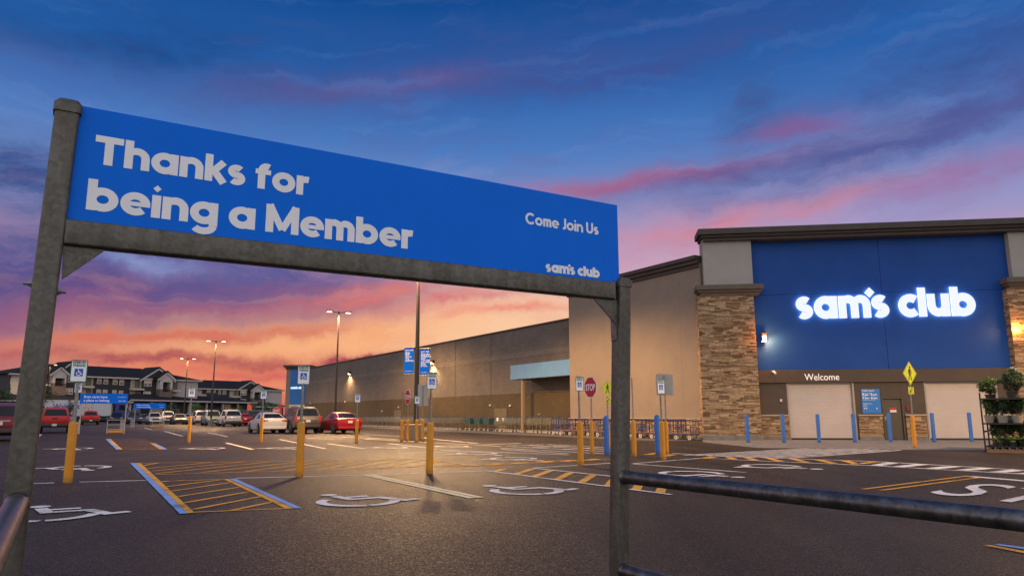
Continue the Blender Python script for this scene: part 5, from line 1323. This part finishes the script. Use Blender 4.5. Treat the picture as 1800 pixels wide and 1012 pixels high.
def make_cart_small():
    mb = MB()
    src = make_cart()
    parts = list(src.children)
    for p in parts:
        o0 = len(mb.v); mb.v += [v.co.copy() for v in p.data.vertices]
        k = {'handle': 1, 'wheel': 2}.get(p.name.split('.')[0], 0)
        for f in p.data.polygons: mb.f.append([o0 + i for i in f.vertices]); mb.m.append(k)
    for p in parts: bpy.data.objects.remove(p)
    bpy.data.objects.remove(src)
    o = mb.build('shopping_cart', [WIRE, MATS['handle_blue'], CAST], None, Vector((0, 0, 0)))
    return tag(o, 'x', 'shopping cart')
cartS = make_cart_small(); first = True
CROW = LW.off(1.1)
aA, _ = CROW.sz(640, 740); aB, _ = CROW.sz(818, 740)
hd_ = math.atan2(-LW.ex.y, -LW.ex.x)
n = int((aB - aA) / .46)
for i in range(n):
    o = cartS if i == 0 else cartS.copy()
    if i: COL.objects.link(o)
    place(o, CROW.p(aA + .46 * i + random.uniform(-.04, .04), 0, random.uniform(-.06, .06)), math.atan2(LW.ex.y, LW.ex.x) + random.uniform(-.04, .04), 'grey wire shopping cart nested in the long row against the lower brown wall', 'carts nested in the long far row')
cartT = make_cart(True); 
for i, (x, lab) in enumerate(((826, 'cart with dark teal basket, leftmost of three'), (842.5, 'cart with dark teal basket in the middle of three'), (858.5, 'cart with dark teal basket, rightmost of three beside the wall doors'))):
    o = cartT if i == 0 else copy_tree(cartT)
    a, _ = CROW.sz(x, 745); place(o, CROW.p(a, 0), math.atan2(LW.ex.y, LW.ex.x), lab, 'carts with teal baskets', 1.02)
cartM = make_cart(); aA, _ = CROW.sz(884, 750); aB, _ = CROW.sz(1000, 750); CR2 = LW.off(1.3); n = int((aB - aA) / .55)
for i in range(n + 1):
    o = cartM if i == 0 else copy_tree(cartM)
    place(o, CR2.p(aA + .55 * i + random.uniform(-.05, .05), 0, random.uniform(-.08, .08)), math.atan2(LW.ex.y, LW.ex.x) + random.uniform(-.05, .05), 'grey wire shopping cart nested in the short row around the canopy post', 'carts nested beside the canopy post', 1.03)
def make_flat():
    root = empty('flatbed_cart', (0, 0, 0), 'x', 'flatbed cart')
    mb = MB(); mb.box((0, 0, .27), (1.25, .62, .045)); mb.build('deck', CBLUE, root)
    for s_ in (-1, 1):
        mb = MB(); x = s_ * .60
        for y in (-.29, -.1, .1, .29): mb.tube([(x, y, .28), (x + s_ * .02, y, 1.0)], .014, 5)
        for z in (.62, 1.0): mb.tube([(x + s_ * .01, -.29, z), (x + s_ * .01, .29, z)], .016, 5)
        mb.build('end_frame', CBLUE, root)
    mb = MB(); 
    for z in (.50, .98): mb.tube([(-.6, .30, z), (.6, .30, z)], .016, 5)
    for x in (-.3, 0, .3): mb.tube([(x, .30, .28), (x, .30, .98)], .013, 5)
    mb.build('side_frame', CBLUE, root)
    mb = MB(); mb.box((0, -.02, .31), (1.1, .5, .03)); mb.build('deck_board', PLY, root)
    for x, y in ((-.48, .24), (-.48, -.24), (.48, .24), (.48, -.24)):
        mb = MB(); mb.lathe([(.001, -.02), (.105, -.02), (.105, .02), (.001, .02)], (x, y, .105), 12, 0, Vector((0, 1, 0))); mb.lathe([(.001, -.024), (.04, -.024), (.04, .024), (.001, .024)], (x, y, .105), 8, 1, Vector((0, 1, 0))); mb.build('wheel', [CAST, BLACK], root)
    return root
FROW = TW.off(.75); fa0, _ = TW.off(.75).sz(985, 757); fa1, _ = FROW.sz(1228, 755); flat = make_flat(); n = int((fa1 - fa0) / .92)
fname = ['at the left end of the row', 'second in the row']
for i in range(n + 1):
    o = flat if i == 0 else copy_tree(flat)
    lab = 'blue flatbed cart nested in the row below the tan wall'
    if i == 0: lab = 'blue flatbed cart at the left end of its row, next to the wire carts'
    if i == n: lab = 'blue flatbed cart at the right end of its row, next to the stone pillar'
    place(o, FROW.p(fa0 + .92 * i, 0, random.uniform(-.06, .06)), math.atan2(TW.ex.y, TW.ex.x) + random.uniform(-.06, .06) + (math.pi if i % 3 == 0 else 0), lab, 'blue flatbed carts nested by the tan wall')
# ------------------------------------------------------------------ apartments beyond the lot
SIDING = mat('charcoal_siding', lin(.030, .028, .031), lin(.025, .023, .026), .6, .8, stretch=(1, 1, 12))
CREAM = mat('cream_siding', lin(.40, .33, .23), lin(.35, .285, .2), .6, .8, stretch=(1, 1, 12))
PALE = mat('white_siding', lin(.42, .38, .34), lin(.37, .335, .30), .6, .8, stretch=(1, 1, 12))
SHING = mat('dark_shingles', lin(.026, .024, .024), lin(.018, .017, .017), 1.4, .95, spec=.1, bump=.3, bscale=8)
TRIMW = mat('white_trim', lin(.50, .45, .39), None, 2, .6)
WINF = mat('white_window_frame', lin(.56, .50, .40), None, 2, .6)
PANE = mat('dusk_window_glass', lin(.06, .065, .07), lin(.04, .045, .05), .8, .1, spec=.8)
PANEW = mat('blind_window_glass', lin(.52, .42, .28), lin(.30, .24, .16), 1.2, .3, spec=.6)
BRICKA = mat_block('grey_brown_brick', 0.5, lin(.17, .12, .10), lin(.13, .09, .075), lin(.15, .12, .11), .3, .1)
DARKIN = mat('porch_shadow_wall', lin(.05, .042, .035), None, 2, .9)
def windowpx(F, x0, y0, x1, y1, root, dbl=False):
    a0, z1 = F.sz(x0, y0); a1, z0 = F.sz(x1, y1); w = a1 - a0; h = z1 - z0; t = .11
    mb = MB(); mb.fbox(F, a0, a1, z0, z0 + t, .0, .09); mb.fbox(F, a0, a1, z1 - t, z1, 0, .09); mb.fbox(F, a0, a0 + t, z0 + t, z1 - t, 0, .09); mb.fbox(F, a1 - t, a1, z0 + t, z1 - t, 0, .09)
    mb.fbox(F, a0 + t, a1 - t, z0 + h * .48, z0 + h * .54, 0, .08)
    if dbl: mb.fbox(F, (a0 + a1) / 2 - .09, (a0 + a1) / 2 + .09, z0 + t, z1 - t, 0, .085)
    f = mb.build('window', WINF, root)
    mb = MB(); mb.fbox(F, a0 + t, a1 - t, z0 + t, z0 + h * .48, .01, .03, 0); mb.fbox(F, a0 + t, a1 - t, z0 + h * .54, z1 - t, .01, .03, 1); mb.build('pane', [PANE, PANEW], f)
def section(F, x0, x1, z0, z1, m, root, nm='wall_section', d=.06):
    a0 = F.sz(x0, 700)[0]; a1 = F.sz(x1, 700)[0]; mb = MB(); mb.fbox(F, a0, a1, z0, z1, .003, d); return mb.build(nm, m, root), a0, a1
def balcony(F, x0, x1, ys, root):
    a0, z = F.sz(x0, ys); a1, _ = F.sz(x1, ys); mb = MB(); mb.fbox(F, a0, a1, z - .38, z, .06, 1.5); b = mb.build('balcony', TRIMW, root)
    mb = MB(); mb.fbox(F, a0, a1, z + 1.0, z + 1.06, 1.42, 1.48)
    k = max(3, int((a1 - a0) / .45))
    for i in range(k + 1):
        a = a0 + (a1 - a0 - .04) * i / k; mb.fbox(F, a, a + .04, z + .002, z + .998, 1.43, 1.47)
    mb.build('railing', BRONZE, b)
    am = a0 + (a1 - a0) * .45; mb = MB(); mb.fbox(F, am, am + 1.1, z + .05, z + 2.15, .062, .10); mb.build('balcony_door', mat('olive_door', lin(.14, .12, .075), None, 2, .6), b)
def gable(F, xl, xr, xp, ye, yp, root, m, d0, d1, wall_z=None, trim=True, nm='gable'):
    a0, ze = F.sz(xl, ye); a1, _ = F.sz(xr, ye); ap_, zp = F.sz(xp, yp)
    ap_ = (a0 + a1) / 2
    mb = MB(); mb.prism([(a0, ze), (a1, ze), (ap_, zp)], F.p(0, 0, d0), F.ex, UP, (d1 - d0)); g_ = mb.build(nm, m, root)
    if wall_z is not None:
        q = MB(); q.fbox(F, a0 + .3, a1 - .3, wall_z, ze - .003, d0, d1); q.build('gable_wall', m, g_)
    mb = MB(); t = .40
    for p, q in (((a0 - .5, ze - .25), (ap_, zp + .12)), ((a1 + .5, ze - .25), (ap_, zp + .12))):
        mb.stroke([p, q], t, F.p(0, 0, d1 + .002), F.ex, UP, .25)
    mb.build('gable_trim', TRIMW, g_)
    mb = MB(); e = .30
    mb.prism([(a0 - .7, ze - .1), (a0 - .7, ze - .1 + e), (ap_, zp + .30 + e), (a1 + .7, ze - .1 + e), (a1 + .7, ze - .1), (ap_, zp + .30)], F.p(0, 0, d0 - 5), F.ex, UP, 5 + d1 - d0 + .3); mb.build('gable_roof', SHING, g_)
def portico(F, x0, x1, ytop, xp, yp, yopen0, yopen1, xo0, xo1, root):
    a0, z1 = F.sz(x0, ytop); a1, _ = F.sz(x1, ytop); o0, oz1 = F.sz(xo0, yopen0); o1, oz0 = F.sz(xo1, yopen1)
    b = MB(); d = 1.8
    b.fbox(F, a0, o0, oz0 + .6, z1, .4, d, 0); b.fbox(F, o1, a1, oz0 + .6, z1, .4, d, 0); b.fbox(F, o0, o1, oz1, z1, .4, d, 0)
    b.fbox(F, a0, o0, 0, oz0 + .597, .4, d + .05, 1); b.fbox(F, o1, a1, 0, oz0 + .597, .4, d + .05, 1); b.fbox(F, o0, o1, oz0 - 2.2, oz0, .4, d + .05, 1)
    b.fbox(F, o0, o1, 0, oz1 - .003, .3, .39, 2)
    b.fbox(F, o0, o1, oz0 + .9, oz0 + 1.0, d - .2, d - .1, 3)
    p = b.build('porch', [TRIMW, BRICKA, DARKIN, BRONZE], root)
    gable(F, x0 - 1.5, x1 + 1.5, xp, ytop, yp, p, TRIMW, .4, d, None, True, 'porch_gable')
def hip(F, a0, a1, ze, zr, depth, inset0, inset1, root, ov=.7):
    mb = MB(); f0 = F.p(a0 - ov, ze, ov); f1 = F.p(a1 + ov, ze, ov); b0 = F.p(a0 - ov, ze, -depth - ov); b1 = F.p(a1 + ov, ze, -depth - ov)
    r0 = F.p(a0 + inset0, zr, -depth / 2); r1 = F.p(a1 - inset1, zr, -depth / 2)
    mb.poly([f0, f1, r1, r0]); mb.poly([b1, b0, r0, r1]); mb.poly([b0, f0, r0]); mb.poly([f1, b1, r1]); mb.poly([f0, b0, b1, f1])
    r = mb.build('roof', SHING, root)
    mb = MB(); mb.fbox(F, a0 - ov, a1 + ov, ze - .30, ze - .003, ov - .05, ov + .08); mb.fbox(F, a0 - ov, a1 + ov, ze - .3, ze - .2, .0, ov - .06); mb.build('fascia', TRIMW, r)
FA = Frame(gp(20, 140), gp(347, 172) - gp(20, 140))
aptA = empty('apartment_building', FA.O, 'three storey charcoal apartment building with two white gabled porches, left of the lamp poles', 'building')
A0 = FA.sz(16, 700)[0]; A1 = FA.sz(346, 700)[0]; zeA = (FA.sz(170, 661)[1] + FA.sz(300, 667)[1]) / 2; zrA = on_plane(200, 645, FA.O - FA.n * 9, FA.n).z
mb = MB(); mb.fbox(FA, A0, A1, 0, zeA - .01, -18, 0); mb.build('wall', SIDING, aptA)
hip(FA, A0, A1, zeA, zrA, 18, 9, 9, aptA)
section(FA, 16, 36, 0, zeA - .35, PALE, aptA); section(FA, 72, 84, 0, zeA - .35, CREAM, aptA); section(FA, 141, 161, 0, zeA - .35, CREAM, aptA); section(FA, 227, 247, 0, zeA - .35, CREAM, aptA); section(FA, 297, 308, 0, zeA - .35, CREAM, aptA); section(FA, 308, 346, 0, zeA - .35, PALE, aptA)
for r in ((170.7, 664, 177.8, 674.5), (182.3, 664.5, 189.5, 675), (198.5, 665.2, 205.8, 676), (210, 666, 217.4, 677), (169.4, 684, 176.6, 694), (180.8, 684.4, 188, 694.6), (197.4, 685.2, 204, 695.4), (208.8, 686, 215.6, 696), (327.8, 672.2, 332, 681.5), (338.8, 672.6, 345, 682), (326, 692, 331.4, 700), (19, 664, 24, 675), (27, 664, 32, 675)): windowpx(FA, *r, aptA)
for r in ((253.4, 667.6, 266, 679), (251.8, 687.4, 264.5, 696), (119, 661, 129, 672), (115.6, 681.6, 127, 693)): windowpx(FA.off(.62), *r, aptA, True)
gable(FA, 96, 142, 117, 659, 639.5, aptA, SIDING, .0, .6, 0); gable(FA, 247, 302, 274.5, 667, 649, aptA, SIDING, .0, .6, 0)
portico(FA.off(.4), 86, 110, 658, 97.5, 647, 664.5, 679, 90, 105.5, aptA); portico(FA.off(.4), 274, 296, 666.5, 285.4, 656.5, 671.5, 689, 279, 290.6, aptA)
for r in ((141, 160, 678), (226.5, 247.5, 682.2), (297, 311, 685), (72, 84, 675)): balcony(FA, *r, aptA)
for r in ((141, 160, 702), (227, 247, 702)): balcony(FA, *r, aptA)
FB2 = Frame(gp(340, 215), gp(500, 238) - gp(340, 215))
aptB = empty('apartment_building', FB2.O, 'more distant charcoal apartment wing with a white right end, behind the white sedan', 'building')
B0 = FB2.sz(330, 700)[0]; B1 = FB2.sz(495, 700)[0]; zeB = (FB2.sz(400, 682)[1] + FB2.sz(490, 687)[1]) / 2; zrB = on_plane(415, 669.5, FB2.O - FB2.n * 9, FB2.n).z
mb = MB(); mb.fbox(FB2, B0, B1, 0, zeB - .01, -18, 0); mb.build('wall', SIDING, aptB); hip(FB2, B0, B1, zeB, zrB, 18, 9, 10, aptB)
section(FB2, 403, 420, 0, zeB - .35, CREAM, aptB); section(FB2, 466, 494.5, 0, zeB - .35, PALE, aptB); section(FB2, 346, 354, 0, zeB - .35, CREAM, aptB)
for r in ((363.6, 684.5, 370, 690), (373, 685, 379, 690.5), (384, 684, 388, 692.5), (391.6, 684.5, 397, 693), (384, 697, 388, 704), (391.6, 697, 397, 704), (478, 688.6, 482, 696.5), (486, 689, 490, 697), (478, 703, 482, 709), (349.6, 692.5, 362, 700)): windowpx(FB2, *r, aptB)
for r in ((422.6, 686, 433, 694.6), (422, 701, 432, 707)): windowpx(FB2.off(.62), *r, aptB, True)
gable(FB2, 418, 458, 437, 684, 671.5, aptB, SIDING, 0, .6, 0); portico(FB2.off(.4), 439, 457, 686, 448, 677.5, 689, 703, 442, 453, aptB)
balcony(FB2, 403.5, 419.5, 696, aptB); balcony(FB2, 460, 467, 697, aptB)
def lowrow(x0, x1, d0, d1, ye, yr, lab, ins0, ins1):
    F = Frame(gp(x0, d0), gp(x1, d1) - gp(x0, d0)); root = empty('low_building', F.O, lab, 'building')
    a0 = 0.0; a1 = (gp(x1, d1) - gp(x0, d0)).length; ze = F.sz((x0 + x1) / 2, ye)[1]; zr = on_plane((x0 + x1) / 2, yr, F.O - F.n * 5, F.n).z
    mb = MB(); mb.fbox(F, a0 + .5, a1 - .5, 0, ze - .31, -10, -1.5); mb.build('wall', SIDING, root); hip(F, a0, a1, ze, zr, 10, ins0, ins1, root, .5)
    k = int((a1 - a0) / 5.5)
    for i in range(k + 1):
        a = a0 + .3 + (a1 - a0 - .6) * i / k; c = MB(); c.fbox(F, a - .18, a + .18, 0, ze - .305, -.6, -.25); c.build('column', TRIMW, root)
    for i in range(k):
        a = a0 + .3 + (a1 - a0 - .6) * (i + .5) / k
        if i % 2 == 0:
            q = Frame(F.O - F.n * 1.5, F.ex); w = MB(); w.fbox(q, a - 1.0, a + 1.0, .9, min(2.5, ze - .6), .003, .08); f = w.build('window', WINF, root)
            w = MB(); w.fbox(q, a - .9, a - .05, 1.0, min(2.4, ze - .7), .081, .09); w.fbox(q, a + .05, a + .9, 1.0, min(2.4, ze - .7), .081, .09); w.build('pane', PANE, f)
        else:
            q = Frame(F.O - F.n * 1.5, F.ex); w = MB(); w.fbox(q, a - 1.6, a + 1.6, .1, ze - .5, .003, .06); w.build('wall_section', CREAM if i % 4 == 1 else PALE, root)
lowrow(-30, 226, 128, 150, 703.5, 694, 'low dark roofed building running behind the white semi trailer', 5, 5)
lowrow(228, 446, 150, 190, 704, 695, 'low dark roofed building with pale columns below the apartment porches', 6, 5)
lowrow(446, 506, 205, 215, 714, 707, 'small low dark building right of the apartment wing', 3, 3)

# ------------------------------------------------------------------ trees, shrubs and the plant rack
LEAF_D = mat_leaf('dark_foliage', lin(.018, .035, .012), lin(.03, .055, .018), lin(.05, .085, .025))
LEAF_L = mat_leaf('fresh_foliage', lin(.045, .085, .018), lin(.075, .135, .028), lin(.12, .19, .04))
BARK = mat('bark', lin(.07, .05, .035), lin(.045, .033, .024), 20, .9, bump=.5, bscale=40)
def leaves(mb, c, rad, n, ls, seed=0, clumps=9):
    rnd = random.Random(seed); c = Vector(c); cl = []
    for _ in range(clumps):
        while True:
            v = Vector((rnd.uniform(-1, 1), rnd.uniform(-1, 1), rnd.uniform(-1, 1)))
            if .25 < v.length < .95: break
        cl.append((Vector((v.x * rad[0], v.y * rad[1], v.z * rad[2])) * .8, rnd.uniform(.28, .5)))
    for i in range(n):
        cc, s = rnd.choice(cl); d = Vector((rnd.gauss(0, 1), rnd.gauss(0, 1), rnd.gauss(0, 1))).normalized() * rnd.random() ** .4 * s
        p = c + cc + Vector((d.x * rad[0], d.y * rad[1], d.z * rad[2]))
        a = Vector((rnd.gauss(0, 1), rnd.gauss(0, 1), rnd.gauss(0, .6))).normalized(); b = a.orthogonal().normalized(); b = (b + a.cross(b) * rnd.uniform(-1, 1)).normalized()
        l = ls * rnd.uniform(.6, 1.3); w = l * .42
        mb.poly([p - a * l * .5, p + b * w * .5, p + a * l * .5, p - b * w * .5])
def tree(px, depth, ytop, w, lab, m, seed, crown_low=.35):
    c = gp(px, depth); h = on_plane(px, ytop, c, Vector((c.x, c.y, 0)).normalized()).z; root = empty('young_tree', c, lab, 'tree', 'trees before the apartments')
    mb = MB(); mb.tube([c, c + UP * h * .45 + V * .05, c + UP * h * .8], [h * .022, h * .016, h * .006], 7)
    rnd = random.Random(seed)
    for k in range(5):
        an = rnd.random() * 6.28; z = h * rnd.uniform(.35, .6); mb.tube([c + UP * z, c + UP * (z + h * .22) + Vector((math.cos(an), math.sin(an), 0)) * w * .3], [h * .01, h * .004], 5)
    mb.build('trunk', BARK, root)
    mb = MB(); leaves(mb, c + UP * h * (.5 + crown_low / 2), (w / 2, w / 2, h * (1 - crown_low) / 2), 900, h * .06, seed, 11); mb.build('crown', m, root)
tree(72, 112, 679, 4.2, 'dark leafy tree peeking out right of the left corral post', LEAF_D, 3, .1)
tree(-2, 130, 664, 5.5, 'dark tree at the extreme left frame edge', LEAF_D, 4, .1)
tree(122, 118, 702, 2.2, 'small sparse conifer before the white trailer', LEAF_D, 5, .15)
tree(297, 132, 704, 3.4, 'dark green young tree right of the small cart corral board', LEAF_D, 6, .1)
tree(343, 138, 700, 2.6, 'bright green slender tree beside the far parking sign', LEAF_L, 7, .15)
tree(405, 150, 711, 3.0, 'low bright green tree left of the apartment porch', LEAF_L, 8, .1)
tree(443.5, 152, 703, 2.6, 'slender bright green tree before the apartment porch', LEAF_L, 9, .15)
tree(464, 158, 707, 3.0, 'leafy green tree just right of the small parking sign', LEAF_L, 10, .15)
tree(476, 150, 706, 3.4, 'round bright green tree before the white apartment end', LEAF_L, 11, .15)
tree(488, 160, 705, 2.0, 'thin green tree at the right end of the apartments', LEAF_L, 12, .2)
tree(386, 150, 712, 3.0, 'low green bush like tree behind the grey teal utility vehicle', LEAF_D, 13, .05)
tree(424, 152, 712, 3.0, 'low green tree between the two white siding bays', LEAF_L, 14, .1)
sh = empty('shrub', gp(150, 112), 'dark low hedge shrubs between trailer and cars', 'shrub')
mb = MB()
leaves(mb, gp(262, 128) + UP * .9, (5.5, 1.0, 1.0), 1600, .28, 21, 16); mb.build('foliage', LEAF_D, sh)
# far stop sign and red banners
def far_flag(px, depth, y0, y1, lab):
    c = gp(px, depth); z1 = on_plane(px, y0, c, Vector((c.x, c.y, 0)).normalized()).z; root = empty('feather_flag', c, lab, 'flag', 'red flags at the far road')
    mb = MB(); mb.tube([c, c + UP * z1], .04, 6); mb.build('pole', STEEL, root)
    F = Frame(c, (1, 0, 0)); mb = MB(); mb.prism([(.05, z1 * .35), (.75, z1 * .45), (.70, z1 * .85), (.3, z1), (.05, z1)], F.p(0, 0, 0), F.ex, UP, .02); mb.build('cloth', mat('flag_red', lin(.55, .05, .03), None, 2, .7), root)
far_flag(434.5, 120, 709, 0, 'red feather flag behind the dark red car'); far_flag(488, 130, 709, 0, 'red feather flag right of the white sedan')
sign_post(484.5, 742.8, 736, 715.5, 727, 'tiny far stop sign left of the store end block', 'stop', R_(5), name='stop_sign')

# plant rack on its pallet at the right
RC = at(1731.5, 794.3); RL = (at(1750.5, 787) - RC).normalized(); RF = Frame(RC, Vector((RL.y, -RL.x, 0)))
RB = mat('black_rack_steel', lin(.03, .027, .024), lin(.022, .02, .018), 12, .5, .4); WOOD = mat('pallet_wood', lin(.30, .17, .08), lin(.22, .12, .055), 6, .8, stretch=(1, 8, 8)); POT = mat('pale_plant_pot', lin(.30, .25, .19), lin(.24, .2, .15), 8, .7); POTB = mat('black_nursery_pot', lin(.03, .026, .022), None, 6, .6)
rack = empty('plant_rack', RC, 'black steel plant rack with three shelves on a wooden pallet at the right edge', 'plant rack')
z_top = RF.sz(1722, 690)[1]; wr_ = 1.32; dp_ = 2.7
for a, d, f in ((0, 0, 1), (0, -dp_, 1), (wr_, 0, 1), (wr_, -dp_, 1), (0, -dp_ / 2, .86)):
    mb = MB(); mb.fbox(RF, a, a + .045, 0, z_top * f, d - .045, d); mb.build('post', RB, rack)
zsh = [RF.sz(1734, y)[1] for y in (783, 743, 699.5)]
for z in zsh:
    mb = MB(); mb.fbox(RF, .046, wr_ - .001, z - .05, z, -dp_ + .001, -.001); mb.build('shelf', RB, rack)
zz = RF.sz(1734, 757)[1]; mb = MB(); mb.fbox(RF, .0, .045, zz - .05, zz, -dp_ + .001, -.046); mb.build('brace', RB, rack)
pal = empty('pallet', RF.p(.6, 0, -.4), 'wooden pallet under the plant rack', 'pallet')
for i in range(6):
    mb = MB(); mb.fbox(RF, .06 + .2 * i, .20 + .2 * i, .10, .122, -1.1, .05); mb.build('deck_board', WOOD, pal)
for d in (-1.05, -.5, -.05):
    mb = MB(); mb.fbox(RF, .06, 1.20, .0, .098, d, d + .09); mb.build('stringer', WOOD, pal)
def plant(a, d, z, w, h, lab, m, seed, n=700, pot=POTB, ph=.22, pw=.17, ls=.075, cl=12):
    c = RF.p(a, z, d); root = empty('potted_plant', c, lab, 'plant', 'potted plants on the rack')
    mb = MB(); mb.lathe([(.001, .002), (pw * .8, .002), (pw, ph), (pw * .9, ph), (pw * .88, ph - .03), (.001, ph - .03)], c, 14); mb.build('pot', pot, root, smooth=40)
    mb = MB(); mb.tube([c + UP * (ph - .04), c + UP * (ph + h * .5)], [.016, .008], 6)
    rnd = random.Random(seed)
    for k in range(5):
        an = rnd.random() * 6.28; mb.tube([c + UP * ph, c + UP * (ph + h * .55) + Vector((math.cos(an), math.sin(an), 0)) * w * .3], [.010, .004], 5)
    mb.build('stem', BARK, root)
    mb = MB(); leaves(mb, c + UP * (ph + h * .5), (w / 2, w / 2, h / 2), int(n * 2.4), ls, seed, cl); mb.build('foliage', m, root)
z0, z1_, z2 = [z + .002 for z in zsh]
plant(.26, -.75, z2, .80, .56, 'round leafy shrub on the top shelf, left', LEAF_L, 31, 1000, ph=.14)
plant(.92, -.40, z2, .85, .78, 'large dark shrub at the front right of the top shelf', LEAF_D, 32, 1300)
plant(.85, -1.35, z2, .90, .70, 'dark spreading shrub at the back of the top shelf', LEAF_D, 33, 1000)
plant(.20, -.34, z1_, .46, .58, 'fresh green plant in a pale pot on the middle shelf, left end', LEAF_L, 34, 620, POT, .25, .15)
plant(.26, -1.10, z1_, .55, .60, 'fresh green plant in a pale pot at the back left of the middle shelf', LEAF_L, 35, 650, POT, .25, .17)
plant(.58, -.30, z1_, .52, .66, 'dark bushy plant in a pale pot on the middle shelf, second from the left', LEAF_D, 36, 800, POT, .25, .17)
plant(.98, -.30, z1_, .58, .66, 'dark plant in a pale pot on the middle shelf, third from the left', LEAF_D, 37, 800, POT, .25, .17)
plant(.80, -1.15, z1_, .80, .66, 'dark plant at the back of the middle shelf', LEAF_D, 38, 900, POT, .25, .17)
for i, (a, d, lab) in enumerate(((.34, -.75, 'dense dark shrub on the bottom shelf, left'), (.60, -.40, 'dense dark shrub on the bottom shelf, centre'), (1.02, -.38, 'dense dark shrub on the bottom shelf, right'), (.75, -1.30, 'dense dark shrub at the back of the bottom shelf'))):
    plant(a, d, z0, .66, .74, lab, LEAF_D, 41 + i, 950)
for i, (a, lab) in enumerate(((.42, 'low grassy plant at the front of the bottom shelf, left'), (.78, 'low grassy plant at the front of the bottom shelf, centre'), (1.14, 'low grassy plant at the front of the bottom shelf, right'))):
    plant(a, -.13, z0, .42, .22, lab, LEAF_L, 51 + i, 350, ph=.10, pw=.11, ls=.07)

# ------------------------------------------------------------------ render settings
S.render.engine = 'CYCLES'
S.cycles.use_denoising = True
S.cycles.max_bounces = 6; S.cycles.diffuse_bounces = 3; S.cycles.glossy_bounces = 3
S.cycles.sample_clamp_indirect = 6.0
S.cycles.use_adaptive_sampling = True
S.view_settings.view_transform = 'Standard'; S.view_settings.look = 'None'; S.view_settings.gamma = 1.0
S.view_settings.exposure = 0.0
